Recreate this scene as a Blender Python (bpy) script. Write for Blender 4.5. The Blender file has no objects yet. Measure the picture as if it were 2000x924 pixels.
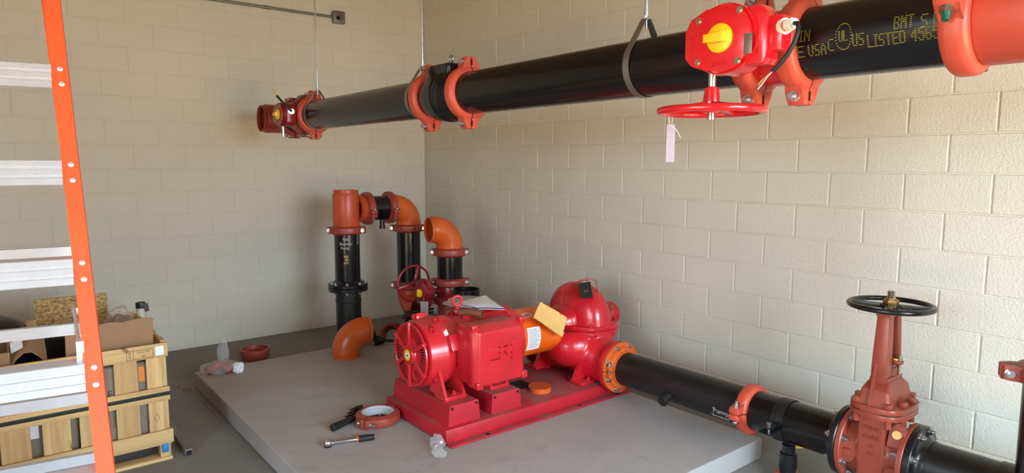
import bpy, bmesh, math, random
from mathutils import Vector, Matrix
random.seed(7)
PI = math.pi
SC = bpy.context.scene
COL = SC.collection
V = Vector

# ------------------------------------------------------------------ camera
YAW, PITCH, ROLL = .6727, -.1095, .0015
CAM = V((-3.9163, -6.49, 1.6909))
fw = V((math.sin(YAW)*math.cos(PITCH), math.cos(YAW)*math.cos(PITCH), math.sin(PITCH)))
rt = fw.cross(V((0, 0, 1))).normalized()
up = rt.cross(fw)
r2 = rt*math.cos(ROLL)+up*math.sin(ROLL)
u2 = up*math.cos(ROLL)-rt*math.sin(ROLL)
cd = bpy.data.cameras.new('camera')
cd.sensor_fit = 'HORIZONTAL'
cd.sensor_width = 36
cd.lens = 1294.2/2000*36
cd.clip_start = .05
cam = bpy.data.objects.new('camera', cd)
COL.objects.link(cam)
cam.matrix_world = Matrix(((r2.x, u2.x, -fw.x, CAM.x), (r2.y, u2.y, -fw.y, CAM.y), (r2.z, u2.z, -fw.z, CAM.z), (0, 0, 0, 1)))
SC.camera = cam

# ------------------------------------------------------------------ world, light, exposure
SC.view_settings.view_transform = 'Standard'
SC.view_settings.look = 'None'
SC.view_settings.gamma = 1
SC.view_settings.use_curve_mapping = False
SC.view_settings.exposure = 0.12
SC.cycles.use_denoising = True
SC.cycles.max_bounces = 10
SC.cycles.diffuse_bounces = 6
wd = bpy.data.worlds.new('sky')
SC.world = wd
wd.use_nodes = True
wd.node_tree.nodes['Background'].inputs[0].default_value = (.62, .78, 1, 1)
wd.node_tree.nodes['Background'].inputs[1].default_value = .9
DOOR_X0, DOOR_X1, DOOR_H, REAR_Y = -3.4, -.9, 2.7, -8.9


def area(name, loc, direction, sx, sy, power, color):
    l = bpy.data.lights.new(name, 'AREA')
    l.shape = 'RECTANGLE'
    l.size, l.size_y, l.energy, l.color = sx, sy, power, color
    o = bpy.data.objects.new(name, l)
    COL.objects.link(o)
    o.location = loc
    o.rotation_euler = V(direction).to_track_quat('-Z', 'Y').to_euler()
    return o


# daylight entering through the rear door and an added left opening that brightens the right wall: open sky over the yard, sunlit ground below
XW = -6.2
LD_Y0, LD_Y1, LD_H = -7.3, -4.5, 2.6  # unseen left opening, added to brighten the right wall
DX, LDY = (DOOR_X0+DOOR_X1)/2, (LD_Y0+LD_Y1)/2
SKY_C, GND_C = (.65, .85, 1.0), (1.0, .65, .31)
area('rear_yard_sky_light', (DX, REAR_Y-5.5, 4.2), (0, 1, -.05), 14, 5, 6400, SKY_C)
area('rear_yard_ground_light', (DX, REAR_Y-3.4, .03), (0, .02, 1), 11, 6, 4200, GND_C)
area('side_fill_sky_light', (XW-5.5, LDY, 4.2), (1, 0, -.05), 12, 5, 2500, SKY_C)  # cool fill lamp outside the added left opening
area('side_fill_ground_light', (XW-3.4, LDY, .03), (.02, 0, 1), 9, 6, 1700, GND_C)  # warm fill lamp outside the added left opening


# ------------------------------------------------------------------ materials
def s2l(c):
    c /= 255
    return c/12.92 if c <= .04045 else ((c+.055)/1.055)**2.4


def rgb(r, g, b):
    return (s2l(r), s2l(g), s2l(b), 1)


MATS = {}


class NT:
    def __init__(s, name):
        m = bpy.data.materials.new(name)
        m.use_nodes = True
        s.m, s.t = m, m.node_tree
        s.b = s.t.nodes['Principled BSDF']
        MATS[name] = m

    def n(s, typ, **kw):
        nd = s.t.nodes.new(typ)
        for k, v in kw.items():
            if isinstance(k, str) and k.startswith('i_'):
                nd.inputs[k[2:].replace('_', ' ')].default_value = v
            else:
                setattr(nd, k, v)
        return nd

    def l(s, a, b):
        s.t.links.new(a, b)

    def coord(s, kind='Object', scale=(1, 1, 1)):
        if kind == 'World':
            src = s.n('ShaderNodeNewGeometry').outputs['Position']
        else:
            src = s.n('ShaderNodeTexCoord').outputs[kind]
        mp = s.n('ShaderNodeMapping')
        mp.inputs['Scale'].default_value = scale
        s.l(src, mp.inputs['Vector'])
        return mp.outputs['Vector']

    def noise(s, co, scale, detail=4, rough=.55):
        nd = s.n('ShaderNodeTexNoise')
        nd.inputs['Scale'].default_value = scale
        nd.inputs['Detail'].default_value = detail
        nd.inputs['Roughness'].default_value = rough
        s.l(co, nd.inputs['Vector'])
        return nd.outputs['Fac']

    def ramp(s, fac, stops):
        r = s.n('ShaderNodeValToRGB')
        els = r.color_ramp.elements
        while len(els) < len(stops):
            els.new(.5)
        for e, (p, c) in zip(els, stops):
            e.position = p
            e.color = c if len(c) == 4 else (*c, 1)
        s.l(fac, r.inputs['Fac'])
        return r.outputs['Color']

    def mix(s, fac, a, b):
        m = s.n('ShaderNodeMix', data_type='RGBA')
        for i, x in ((0, fac), (6, a), (7, b)):
            if isinstance(x, (float, int)):
                m.inputs[i].default_value = x
            elif isinstance(x, tuple):
                m.inputs[i].default_value = x
            else:
                s.l(x, m.inputs[i])
        return m.outputs[2]

    def bump(s, h, strength, dist=.002, prev=None):
        b = s.n('ShaderNodeBump')
        b.inputs['Strength'].default_value = strength
        b.inputs['Distance'].default_value = dist
        s.l(h, b.inputs['Height'])
        if prev is not None:
            s.l(prev, b.inputs['Normal'])
        return b.outputs['Normal']

    def base(s, x):
        if isinstance(x, tuple):
            s.b.inputs['Base Color'].default_value = x
        else:
            s.l(x, s.b.inputs['Base Color'])

    def set(s, rough=None, metal=None, coat=None, normal=None, spec=None):
        if rough is not None:
            if isinstance(rough, float):
                s.b.inputs['Roughness'].default_value = rough
            else:
                s.l(rough, s.b.inputs['Roughness'])
        if metal is not None:
            s.b.inputs['Metallic'].default_value = metal
        if coat is not None:
            s.b.inputs['Coat Weight'].default_value = coat
            s.b.inputs['Coat Roughness'].default_value = .12
        if normal is not None:
            s.l(normal, s.b.inputs['Normal'])
        if spec is not None:
            s.b.inputs['Specular IOR Level'].default_value = spec


def mul(c, k):
    return (c[0]*k, c[1]*k, c[2]*k, 1)


BW = [(.0, (0, 0, 0, 1)), (1, (1, 1, 1, 1))]


def paint(name, col, rough=.35, var=.18, bump=.08, dust=0, coat=0, bscale=90, metal=0., scale=7):
    """enamel over cast iron: mottled tone, orange-peel relief, dust lying on upward faces"""
    t = NT(name)
    co = t.coord('Object')
    nz = t.noise(co, scale, 5)
    c = t.mix(t.ramp(nz, [(.3, (0, 0, 0, 1)), (.7, (1, 1, 1, 1))]), mul(col, 1-var), mul(col, 1+var))
    if dust:
        g = t.n('ShaderNodeNewGeometry')
        sx = t.n('ShaderNodeSeparateXYZ')
        t.l(g.outputs['Normal'], sx.inputs[0])
        upf = t.ramp(sx.outputs['Z'], [(.72, (0, 0, 0, 1)), (.98, (1, 1, 1, 1))])
        blot = t.ramp(t.noise(co, 5, 6, .65), [(.36, (0, 0, 0, 1)), (.62, (1, 1, 1, 1))])
        m = t.n('ShaderNodeMath', operation='MULTIPLY')
        t.l(upf, m.inputs[0])
        t.l(blot, m.inputs[1])
        m2 = t.n('ShaderNodeMath', operation='MULTIPLY')
        t.l(m.outputs[0], m2.inputs[0])
        m2.inputs[1].default_value = dust
        c = t.mix(m2.outputs[0], c, rgb(128, 92, 88))
        rr = t.mix(m2.outputs[0], (rough,)*3+(1,), (.8, .8, .8, 1))
        t.set(rough=rr)
    else:
        t.set(rough=float(rough))
    t.base(c)
    t.set(coat=coat, metal=metal, normal=t.bump(t.noise(co, bscale, 3), bump, .002))
    return t.m


def plain(name, col, rough=.5, metal=0.):
    t = NT(name)
    co = t.coord('Object')
    t.base(t.mix(t.noise(co, 25, 3), mul(col, .88), mul(col, 1.1)))
    t.set(rough=float(rough), metal=metal)
    return t.m


def m_wall():
    t = NT('painted_block')
    co = t.coord('World')
    big = t.noise(co, 1.3, 4)
    c = t.mix(big, rgb(214, 207, 191), rgb(226, 219, 204))
    sm = t.ramp(t.noise(co, 3.1, 6, .7), [(.62, (0, 0, 0, 1)), (.78, (1, 1, 1, 1))])
    f = t.n('ShaderNodeMath', operation='MULTIPLY')
    t.l(sm, f.inputs[0])
    f.inputs[1].default_value = .10
    c = t.mix(f.outputs[0], c, rgb(150, 142, 128))
    t.base(c)
    vor = t.n('ShaderNodeTexVoronoi')
    vor.inputs['Scale'].default_value = 75
    t.l(co, vor.inputs['Vector'])
    pit = t.ramp(vor.outputs['Distance'], [(.0, (0, 0, 0, 1)), (.28, (1, 1, 1, 1))])
    msk = t.ramp(t.noise(co, 17, 4, .6), [(.45, (1, 1, 1, 1)), (.6, (0, 0, 0, 1))])
    h = t.mix(msk, pit, (1, 1, 1, 1))
    nrm = t.bump(h, .5, .004)
    nrm = t.bump(t.noise(co, 70, 5, .7), 1., .006, nrm)
    t.set(rough=.52, normal=nrm)


def m_concrete(name, c0, c1, c2, rough=.85):
    t = NT(name)
    co = t.coord('World')
    c = t.mix(t.ramp(t.noise(co, 1.1, 6, .6), [(.3, (0, 0, 0, 1)), (.7, (1, 1, 1, 1))]), c0, c1)
    st = t.ramp(t.noise(co, 4.5, 8, .7), [(.55, (0, 0, 0, 1)), (.72, (1, 1, 1, 1))])
    f = t.n('ShaderNodeMath', operation='MULTIPLY')
    t.l(st, f.inputs[0])
    f.inputs[1].default_value = .35
    c = t.mix(f.outputs[0], c, c2)
    sp = t.ramp(t.noise(co, 60, 2, .5), [(.72, (0, 0, 0, 1)), (.78, (1, 1, 1, 1))])
    f2 = t.n('ShaderNodeMath', operation='MULTIPLY')
    t.l(sp, f2.inputs[0])
    f2.inputs[1].default_value = .35
    c = t.mix(f2.outputs[0], c, mul(c2, .45))
    t.base(c)
    nrm = t.bump(t.noise(co, 14, 6, .6), .12, .004)
    nrm = t.bump(t.noise(co, 160, 3), .18, .001, nrm)
    t.set(rough=float(rough), normal=nrm)


def m_pipe(name, col, rough0=.2, rough1=.42, scuff=.5):
    t = NT(name)
    co = t.coord('Object')
    nz = t.noise(co, 9, 5, .6)
    sc = t.coord('Object', (70, 70, 5))
    scr = t.ramp(t.noise(sc, 1.0, 4, .6), [(.70, (0, 0, 0, 1)), (.76, (1, 1, 1, 1))])
    pat = t.ramp(t.noise(co, 6, 4, .6), [(.52, (0, 0, 0, 1)), (.66, (1, 1, 1, 1))])
    m = t.n('ShaderNodeMath', operation='MULTIPLY')
    t.l(scr, m.inputs[0])
    t.l(pat, m.inputs[1])
    m2 = t.n('ShaderNodeMath', operation='MULTIPLY')
    t.l(m.outputs[0], m2.inputs[0])
    m2.inputs[1].default_value = scuff
    c = t.mix(m2.outputs[0], t.mix(nz, mul(col, .75), mul(col, 1.3)), rgb(135, 125, 115))
    t.base(c)
    t.set(rough=t.mix(nz, (rough0,)*3+(1,), (rough1,)*3+(1,)), normal=t.bump(t.noise(co, 40, 4), .05, .002))


def m_wood(name, ca, cb, axis=2, sc=1.):
    t = NT(name)
    s = [26, 26, 26]
    s[axis] = 1.3
    oi = t.n('ShaderNodeObjectInfo')
    tc = t.n('ShaderNodeTexCoord')
    ad = t.n('ShaderNodeVectorMath', operation='ADD')
    cmb = t.n('ShaderNodeCombineXYZ')
    mm = t.n('ShaderNodeMath', operation='MULTIPLY')
    mm.inputs[1].default_value = 37.
    t.l(oi.outputs['Random'], mm.inputs[0])
    for k in 'XYZ':
        t.l(mm.outputs[0], cmb.inputs[k])
    t.l(tc.outputs['Object'], ad.inputs[0])
    t.l(cmb.outputs[0], ad.inputs[1])
    mp = t.n('ShaderNodeMapping')
    mp.inputs['Scale'].default_value = s
    t.l(ad.outputs[0], mp.inputs['Vector'])
    gr = t.noise(mp.outputs['Vector'], sc, 5, .6)
    tone = t.mix(oi.outputs['Random'], mul(ca, .85), mul(ca, 1.08))
    c = t.mix(t.ramp(gr, [(.35, (0, 0, 0, 1)), (.68, (1, 1, 1, 1))]), tone, cb)
    kn = t.ramp(t.noise(ad.outputs[0], 14, 1, .3), [(.74, (0, 0, 0, 1)), (.8, (1, 1, 1, 1))])
    c = t.mix(kn, c, mul(cb, .45))
    t.base(c)
    t.set(rough=.75, normal=t.bump(gr, .2, .002))


def m_osb():
    t = NT('osb')
    co = t.coord('Object', (48, 48, 130))
    vor = t.n('ShaderNodeTexVoronoi')
    vor.inputs['Scale'].default_value = 1.4
    ds = t.n('ShaderNodeTexNoise')
    ds.inputs['Scale'].default_value = .8
    t.l(co, ds.inputs['Vector'])
    va = t.n('ShaderNodeVectorMath', operation='ADD')
    vs = t.n('ShaderNodeVectorMath', operation='SCALE')
    vs.inputs['Scale'].default_value = 2.2
    t.l(ds.outputs['Color'], vs.inputs[0])
    t.l(co, va.inputs[0])
    t.l(vs.outputs[0], va.inputs[1])
    t.l(va.outputs[0], vor.inputs['Vector'])
    c = t.ramp(vor.outputs['Color'], [(.2, rgb(128, 92, 52)), (.5, rgb(176, 138, 84)), (.8, rgb(205, 168, 112))])
    t.base(c)
    t.set(rough=.8, normal=t.bump(vor.outputs['Distance'], .3, .003))


def m_plastic(name, col, alpha=.35, rough=.12):
    t = NT(name)
    co = t.coord('Object')
    t.base(col)
    t.set(rough=float(rough), normal=t.bump(t.noise(co, 55, 4, .6), .6, .004))
    fr = t.n('ShaderNodeLayerWeight')
    fr.inputs['Blend'].default_value = .35
    a = t.ramp(fr.outputs['Facing'], [(.1, (alpha,)*3), (.9, (min(1, alpha*2.2),)*3)])
    t.l(a, t.b.inputs['Alpha'])


m_wall()
m_concrete('floor_concrete', rgb(120, 117, 113), rgb(136, 132, 127), rgb(96, 92, 88))
m_concrete('pad_concrete', rgb(156, 150, 147), rgb(174, 168, 164), rgb(128, 121, 117))
m_pipe('black_pipe', rgb(15, 14, 16), .12, .32, .45)
m_pipe('dusty_black_pipe', rgb(24, 23, 24), .28, .55, .7)
paint('flange_black', rgb(24, 25, 27), .25, .2, .12)
paint('motor_red', rgb(200, 34, 44), .28, .10, .05, dust=.55, coat=.25)
paint('pump_red', rgb(196, 24, 38), .27, .12, .12, dust=.35, coat=.25, bscale=60)
paint('skid_red', rgb(178, 28, 44), .4, .14, .06, dust=.75)
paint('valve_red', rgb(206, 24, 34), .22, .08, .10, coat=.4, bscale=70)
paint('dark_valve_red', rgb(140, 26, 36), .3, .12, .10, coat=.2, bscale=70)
paint('coupling_red', rgb(196, 78, 56), .42, .10, .15, bscale=110)
paint('coupling_brown', rgb(150, 60, 48), .42, .12, .15, bscale=110)
paint('rust_red', rgb(150, 66, 48), .34, .10, .2, bscale=80, dust=.25)
paint('fitting_orange', rgb(204, 92, 38), .3, .10, .08)
paint('fitting_redorange', rgb(190, 76, 44), .36, .12, .12)
paint('guard_orange', rgb(238, 104, 16), .3, .05, .04)
paint('ladder_orange', rgb(252, 84, 40), .45, .06, .10, bscale=160)
paint('rubber', rgb(22, 22, 23), .6, .2, .1)
paint('brown_rubber', rgb(120, 66, 44), .6, .2, .1)
paint('yellow_plastic', rgb(248, 196, 20), .4, .05, .03)
plain('gasket_grey', rgb(188, 194, 198), .5)
plain('aluminium', rgb(208, 210, 216), .34, .5)
plain('zinc', rgb(198, 202, 206), .27, 1.)
plain('strap_steel', rgb(150, 150, 146), .42, .9)
plain('brass', rgb(190, 150, 84), .35, 1.)
plain('stainless', rgb(205, 198, 182), .25, 1.)
plain('white_paper', rgb(236, 236, 238), .7)
plain('lavender_tag', rgb(164, 150, 160), .7)
plain('manila', rgb(232, 186, 112), .7)
plain('blue_plastic', rgb(40, 120, 190), .5)
plain('navy_print', rgb(40, 60, 130), .7)
plain('label_yellow', rgb(240, 220, 30), .6)
plain('label_orange', rgb(240, 140, 50), .6)
plain('print_grey', rgb(132, 134, 148), .8)
plain('print_brown', rgb(92, 62, 34), .8)
plain('print_black', rgb(24, 24, 26), .6)
plain('print_yellow', rgb(142, 144, 46), .6)
plain('chalk_white', rgb(196, 196, 196), .9)
plain('crayon_yellow', rgb(222, 196, 90), .8)
plain('cardboard', rgb(150, 116, 86), .85)
plain('cardboard_grey', rgb(138, 122, 106), .85)
plain('black_bag', rgb(16, 17, 24), .35)
plain('pvc', rgb(206, 198, 180), .45)
plain('thread_green', rgb(40, 120, 96), .4, .5)
plain('white_gland', rgb(232, 224, 208), .5)
plain('copper_gland', rgb(190, 104, 56), .4)
plain('ceiling_tan', rgb(136, 116, 88), .8)  # dark tan chosen so the unseen ceiling dims and warms the upper walls
plain('sticker_white', rgb(222, 232, 242), .5)
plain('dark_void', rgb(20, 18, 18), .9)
plain('red_print', rgb(200, 70, 50), .7)
plain('nameplate_grey', rgb(128, 118, 108), .45, .6)
plain('sand', rgb(196, 176, 140), .95)
plain('wood_chip', rgb(132, 92, 58), .9)
m_wood('pine_v', rgb(212, 176, 122), rgb(176, 138, 90), 2)
m_wood('pine_h', rgb(218, 182, 126), rgb(186, 148, 98), 0)
m_osb()
m_plastic('clear_plastic', (.82, .82, .82, 1), .16)
m_plastic('wrap_plastic', (.60, .50, .40, 1), .22)


# ------------------------------------------------------------------ mesh tools
WM = {}


def basis(axis, ref=None):
    z = V(axis).normalized()
    if ref is None:
        ref = V((1, 0, 0)) if abs(z.x) < .9 else V((0, 1, 0))
    x = V(ref)-z*V(ref).dot(z)
    x.normalize()
    y = z.cross(x)
    return x, y, z


def frame(loc, axis=(0, 0, 1), ref=None):
    x, y, z = basis(axis, ref)
    return Matrix(((x.x, y.x, z.x, loc[0]), (x.y, y.y, z.y, loc[1]), (x.z, y.z, z.z, loc[2]), (0, 0, 0, 1)))


class MB:
    def __init__(s, M=None):
        s.bm = bmesh.new()
        s.M = M or Matrix()

    def _v(s, p):
        return s.bm.verts.new(s.M @ V(p))

    def box(s, c, size, bev=0, R=None, seg=2):
        T = Matrix.Translation(V(c)) @ (R.to_4x4() if R else Matrix())
        T = s.M @ T @ Matrix.Diagonal((size[0], size[1], size[2], 1))
        g = bmesh.ops.create_cube(s.bm, size=1, matrix=T)
        if bev:
            es = list({e for v in g['verts'] for e in v.link_edges})
            bmesh.ops.bevel(s.bm, geom=es, offset=bev, segments=seg, profile=.5, affect='EDGES', clamp_overlap=True)
        return s

    def cyl(s, p0, p1, r, n=24, r1=None, caps=True):
        r1 = r if r1 is None else r1
        p0, p1 = V(p0), V(p1)
        x, y, z = basis(p1-p0)
        A, B = [], []
        for i in range(n):
            a = 2*PI*i/n
            d = x*math.cos(a)+y*math.sin(a)
            A.append(s._v(p0+d*r))
            B.append(s._v(p1+d*r1))
        for i in range(n):
            j = (i+1) % n
            s.bm.faces.new((A[i], A[j], B[j], B[i]))
        if caps:
            s.bm.faces.new(A[::-1])
            s.bm.faces.new(B)
        return s

    def lathe(s, prof, o=(0, 0, 0), axis=(0, 0, 1), n=48, a0=0., a1=2*PI, ref=None, closed=False):
        """revolve (radius, height) points; closed joins the last point to the first"""
        x, y, z = basis(axis, ref)
        o = V(o)
        full = abs(a1-a0-2*PI) < 1e-6
        m = n if full else n+1
        rings = []
        for i in range(m):
            a = a0+(a1-a0)*i/n
            d = x*math.cos(a)+y*math.sin(a)
            rings.append([s._v(o+d*r+z*h) for r, h in prof])
        k = len(prof)
        for i in range(n):
            A, B = rings[i], rings[(i+1) % m]
            for j in range(k if closed else k-1):
                q = (j+1) % k
                s.bm.faces.new((A[j], B[j], B[q], A[q]))
        if not full and closed:
            s.bm.faces.new(rings[0])
            s.bm.faces.new(rings[-1][::-1])
        if full and not closed:
            for j in (0, k-1):
                if prof[j][0] > 1e-5:
                    s.bm.faces.new([rg[j] for rg in rings][::(-1 if j == 0 else 1)])
        return s

    def sweep(s, path, radii, thick=None, n=32, ref=None, closed=False):
        path = [V(p) for p in path]
        if not isinstance(radii, (list, tuple)):
            radii = [radii]*len(path)
        N = len(path)
        tang = []
        for i in range(N):
            if closed:
                t = path[(i+1) % N]-path[i-1]
            else:
                t = path[min(i+1, N-1)]-path[max(i-1, 0)]
            tang.append(t.normalized())
        x, y, z = basis(tang[0], ref)
        fr = []
        for i in range(N):
            if i:
                q = tang[i-1].rotation_difference(tang[i])
                x = q @ x
                x = (x-tang[i]*x.dot(tang[i])).normalized()
            fr.append((x.copy(), tang[i].cross(x)))
        def ring(i, r):
            return [s._v(path[i]+(fr[i][0]*math.cos(2*PI*k/n)+fr[i][1]*math.sin(2*PI*k/n))*r) for k in range(n)]
        out = [ring(i, radii[i]) for i in range(N)]
        def skin(A, B, flip=False):
            for k in range(n):
                j = (k+1) % n
                f = (A[k], A[j], B[j], B[k])
                s.bm.faces.new(f[::-1] if flip else f)
        for i in range(N-1):
            skin(out[i], out[i+1])
        if closed:
            skin(out[-1], out[0])
        elif thick:
            inn = [ring(i, radii[i]-thick) for i in range(N)]
            for i in range(N-1):
                skin(inn[i], inn[i+1], True)
            skin(inn[0], out[0])
            skin(out[-1], inn[-1])
        else:
            s.bm.faces.new(out[0][::-1])
            s.bm.faces.new(out[-1])
        return s

    def prism(s, poly, h0, h1, o=(0, 0, 0), axis=(0, 0, 1), ref=None, bev=0):
        x, y, z = basis(axis, ref)
        o = V(o)
        A = [s._v(o+x*a+y*b+z*h0) for a, b in poly]
        B = [s._v(o+x*a+y*b+z*h1) for a, b in poly]
        n = len(poly)
        fs = [s.bm.faces.new(A[::-1]), s.bm.faces.new(B)]
        for i in range(n):
            j = (i+1) % n
            fs.append(s.bm.faces.new((A[i], A[j], B[j], B[i])))
        if bev:
            es = list({e for f in fs[:2] for e in f.edges})
            bmesh.ops.bevel(s.bm, geom=es, offset=bev, segments=2, profile=.5, affect='EDGES', clamp_overlap=True)
        return s

    def ell(s, c, rx, ry, rz, nu=32, nv=16, e=1.):
        def pw(v):
            return math.copysign(abs(v)**e, v)
        rows = []
        for j in range(nv+1):
            ph = -PI/2+PI*j/nv
            rows.append([s._v((c[0]+rx*pw(math.cos(ph))*pw(math.cos(2*PI*i/nu)), c[1]+ry*pw(math.cos(ph))*pw(math.sin(2*PI*i/nu)), c[2]+rz*pw(math.sin(ph)))) for i in range(nu)])
        for j in range(nv):
            for i in range(nu):
                k = (i+1) % nu
                s.bm.faces.new((rows[j][i], rows[j][k], rows[j+1][k], rows[j+1][i]))
        bmesh.ops.remove_doubles(s.bm, verts=s.bm.verts[:], dist=1e-6)
        return s

    def quad(s, pts):
        s.bm.faces.new([s._v(p) for p in pts])
        return s

    def sheet(s, grid, t):
        """a bent sheet with thickness t from a grid of points"""
        nu, nv = len(grid), len(grid[0])
        g = [[V(p) for p in row] for row in grid]
        def nor(i, j):
            a = g[min(i+1, nu-1)][j]-g[max(i-1, 0)][j]
            b = g[i][min(j+1, nv-1)]-g[i][max(j-1, 0)]
            return a.cross(b).normalized()
        T = [[s._v(g[i][j]+nor(i, j)*t/2) for j in range(nv)] for i in range(nu)]
        Bt = [[s._v(g[i][j]-nor(i, j)*t/2) for j in range(nv)] for i in range(nu)]
        for i in range(nu-1):
            for j in range(nv-1):
                s.bm.faces.new((T[i][j], T[i+1][j], T[i+1][j+1], T[i][j+1]))
                s.bm.faces.new((Bt[i][j+1], Bt[i+1][j+1], Bt[i+1][j], Bt[i][j]))
        edge = [(i, 0) for i in range(nu)]+[(nu-1, j) for j in range(1, nv)]+[(i, nv-1) for i in range(nu-2, -1, -1)]+[(0, j) for j in range(nv-2, 0, -1)]
        for q in range(len(edge)):
            a, b = edge[q], edge[(q+1) % len(edge)]
            s.bm.faces.new((T[a[0]][a[1]], Bt[a[0]][a[1]], Bt[b[0]][b[1]], T[b[0]][b[1]]))
        return s

    def mesh(s, name, angle=40, smooth=True):
        bmesh.ops.recalc_face_normals(s.bm, faces=s.bm.faces[:])
        me = bpy.data.meshes.new(name)
        s.bm.to_mesh(me)
        s.bm.free()
        if smooth:
            for p in me.polygons:
                p.use_smooth = True
            me.set_sharp_from_angle(angle=math.radians(angle))
        return me

    def obj(s, name, mat, parent=None, angle=40, world=True, smooth=True, recenter=False):
        me = s.mesh(name, angle, smooth)
        return put(name, me, mat, parent, world)


def put(name, me, mat, parent=None, world=True):
    if mat and not me.materials:
        me.materials.append(MATS[mat])
    o = bpy.data.objects.new(name, me)
    COL.objects.link(o)
    P = WM.get(parent.name, Matrix()) if parent else Matrix()
    if parent:
        o.parent = parent
        if world:
            me.transform(P.inverted())
    elif world:
        bb = [V(v.co) for v in me.vertices]
        c = V(((min(v.x for v in bb)+max(v.x for v in bb))/2, (min(v.y for v in bb)+max(v.y for v in bb))/2, min(v.z for v in bb)))
        me.transform(Matrix.Translation(-c))
        o.location = c
        P = Matrix.Translation(c)
    WM[o.name] = P
    return o


def tag(o, label=None, cat=None, group=None, kind=None):
    if label:
        o['label'] = label
    if cat:
        o['category'] = cat
    if group:
        o['group'] = group
    if kind:
        o['kind'] = kind
    return o


def thing(name, label, cat, M, group=None):
    if not isinstance(M, Matrix):
        M = Matrix.Translation(V(M))
    o = bpy.data.objects.new(name, None)
    o.empty_display_size = .05
    COL.objects.link(o)
    o.matrix_world = M
    WM[o.name] = M.copy()
    return tag(o, label, cat, group)


def inst(o, M, parent):
    """another piece sharing o's mesh, placed by local matrix M"""
    c = bpy.data.objects.new(o.name.split('.')[0], o.data)
    COL.objects.link(c)
    c.parent = parent
    c.matrix_local = M
    WM[c.name] = WM.get(parent.name, Matrix()) @ M
    return c


_shared = {}


def piece(key, build, name, mat, parent, M):
    """a small repeated part; mesh built once, placed by local matrix M under parent"""
    if key not in _shared:
        mb = MB()
        build(mb)
        me = mb.mesh(name)
        me.materials.append(MATS[mat])
        _shared[key] = me
    o = bpy.data.objects.new(name, _shared[key])
    COL.objects.link(o)
    o.parent = parent
    o.matrix_local = M
    WM[o.name] = WM.get(parent.name, Matrix()) @ M
    return o


def vox(mb, size, smooth=6, fac=.5):
    """fuse overlapping solids into one cast body"""
    me = mb.mesh('cast', smooth=False)
    o = bpy.data.objects.new('cast', me)
    COL.objects.link(o)
    m = o.modifiers.new('r', 'REMESH')
    m.mode = 'VOXEL'
    m.voxel_size = size
    m = o.modifiers.new('s', 'SMOOTH')
    m.iterations = smooth
    m.factor = fac
    dg = bpy.context.evaluated_depsgraph_get()
    me2 = bpy.data.meshes.new_from_object(o.evaluated_get(dg))
    bpy.data.objects.remove(o)
    for p in me2.polygons:
        p.use_smooth = True
    return me2


def text_geo(body, size, extrude=.001):
    cu = bpy.data.curves.new('t', 'FONT')
    cu.body = body
    cu.size = size
    cu.extrude = extrude
    cu.resolution_u = 2
    cu.align_x = 'CENTER'
    cu.align_y = 'CENTER'
    o = bpy.data.objects.new('t', cu)
    COL.objects.link(o)
    dg = bpy.context.evaluated_depsgraph_get()
    me = bpy.data.meshes.new_from_object(o.evaluated_get(dg))
    bpy.data.objects.remove(o)
    bpy.data.curves.remove(cu)
    return me


def text(name, body, size, M, mat, parent, extrude=.001, warp=None):
    """lettering; M maps text plane to world; warp maps a text-plane point to world instead"""
    me = text_geo(body, size, extrude)
    if warp:
        for v in me.vertices:
            v.co = warp(v.co)
    else:
        me.transform(M)
    me.materials.clear()
    return put(name, me, mat, parent)


def hexbolt(r, h, shank, sr):
    def b(mb):
        mb.cyl((0, 0, 0), (0, 0, h), r, 6)
        mb.cyl((0, 0, -.002), (0, 0, .0015), r*1.25, 16)
        mb.cyl((0, 0, h), (0, 0, h+shank), sr, 10)
    return b


def arc_pts(C, a, b, CE, stub=.03, k=10):
    """90 degree bend: from C+a*CE to C+b*CE"""
    C, a, b = V(C), V(a), V(b)
    R = CE-stub
    P = C+(a+b)*R
    out = []
    for i in range(k+1):
        t = PI/2*i/k
        out.append(P-b*R*math.cos(t)-a*R*math.sin(t))
    return out


def elbow_mesh(mb, C, a, b, CE=.197, R=.1095, body=.006):
    C, a, b = V(C), V(a), V(b)
    arc = arc_pts(C, a, b, CE, .045)
    path = [C+a*CE, C+a*(CE-.014), C+a*(CE-.016), C+a*(CE-.024), C+a*(CE-.026), C+a*(CE-.036)]+arc+[C+b*(CE-.036), C+b*(CE-.026), C+b*(CE-.024), C+b*(CE-.016), C+b*(CE-.014), C+b*CE]
    e = [R, R, R-.003, R-.003, R+.001, R+body]
    mb.sweep(path, e+[R+body]*len(arc)+e[::-1], thick=.010, n=40)
    return mb


def pipe_thing(name, label, p0, p1, R=.1095, mat='black_pipe', thick=.008, cat='pipe'):
    """grooved steel pipe; local z runs along the pipe"""
    p0, p1 = V(p0), V(p1)
    L = (p1-p0).length
    M = frame(p0, p1-p0)
    t = thing(name, label, cat, M)
    mb = MB()
    mb.sweep([(0, 0, 0), (0, 0, .015), (0, 0, .0155), (0, 0, .024), (0, 0, .0245), (0, 0, L-.0245), (0, 0, L-.024), (0, 0, L-.0155), (0, 0, L-.015), (0, 0, L)],
             [R, R, R-.003, R-.003, R, R, R-.003, R-.003, R, R], thick=thick, n=56)
    mb.obj('pipe_wall', mat, t, world=False)
    return t


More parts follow.
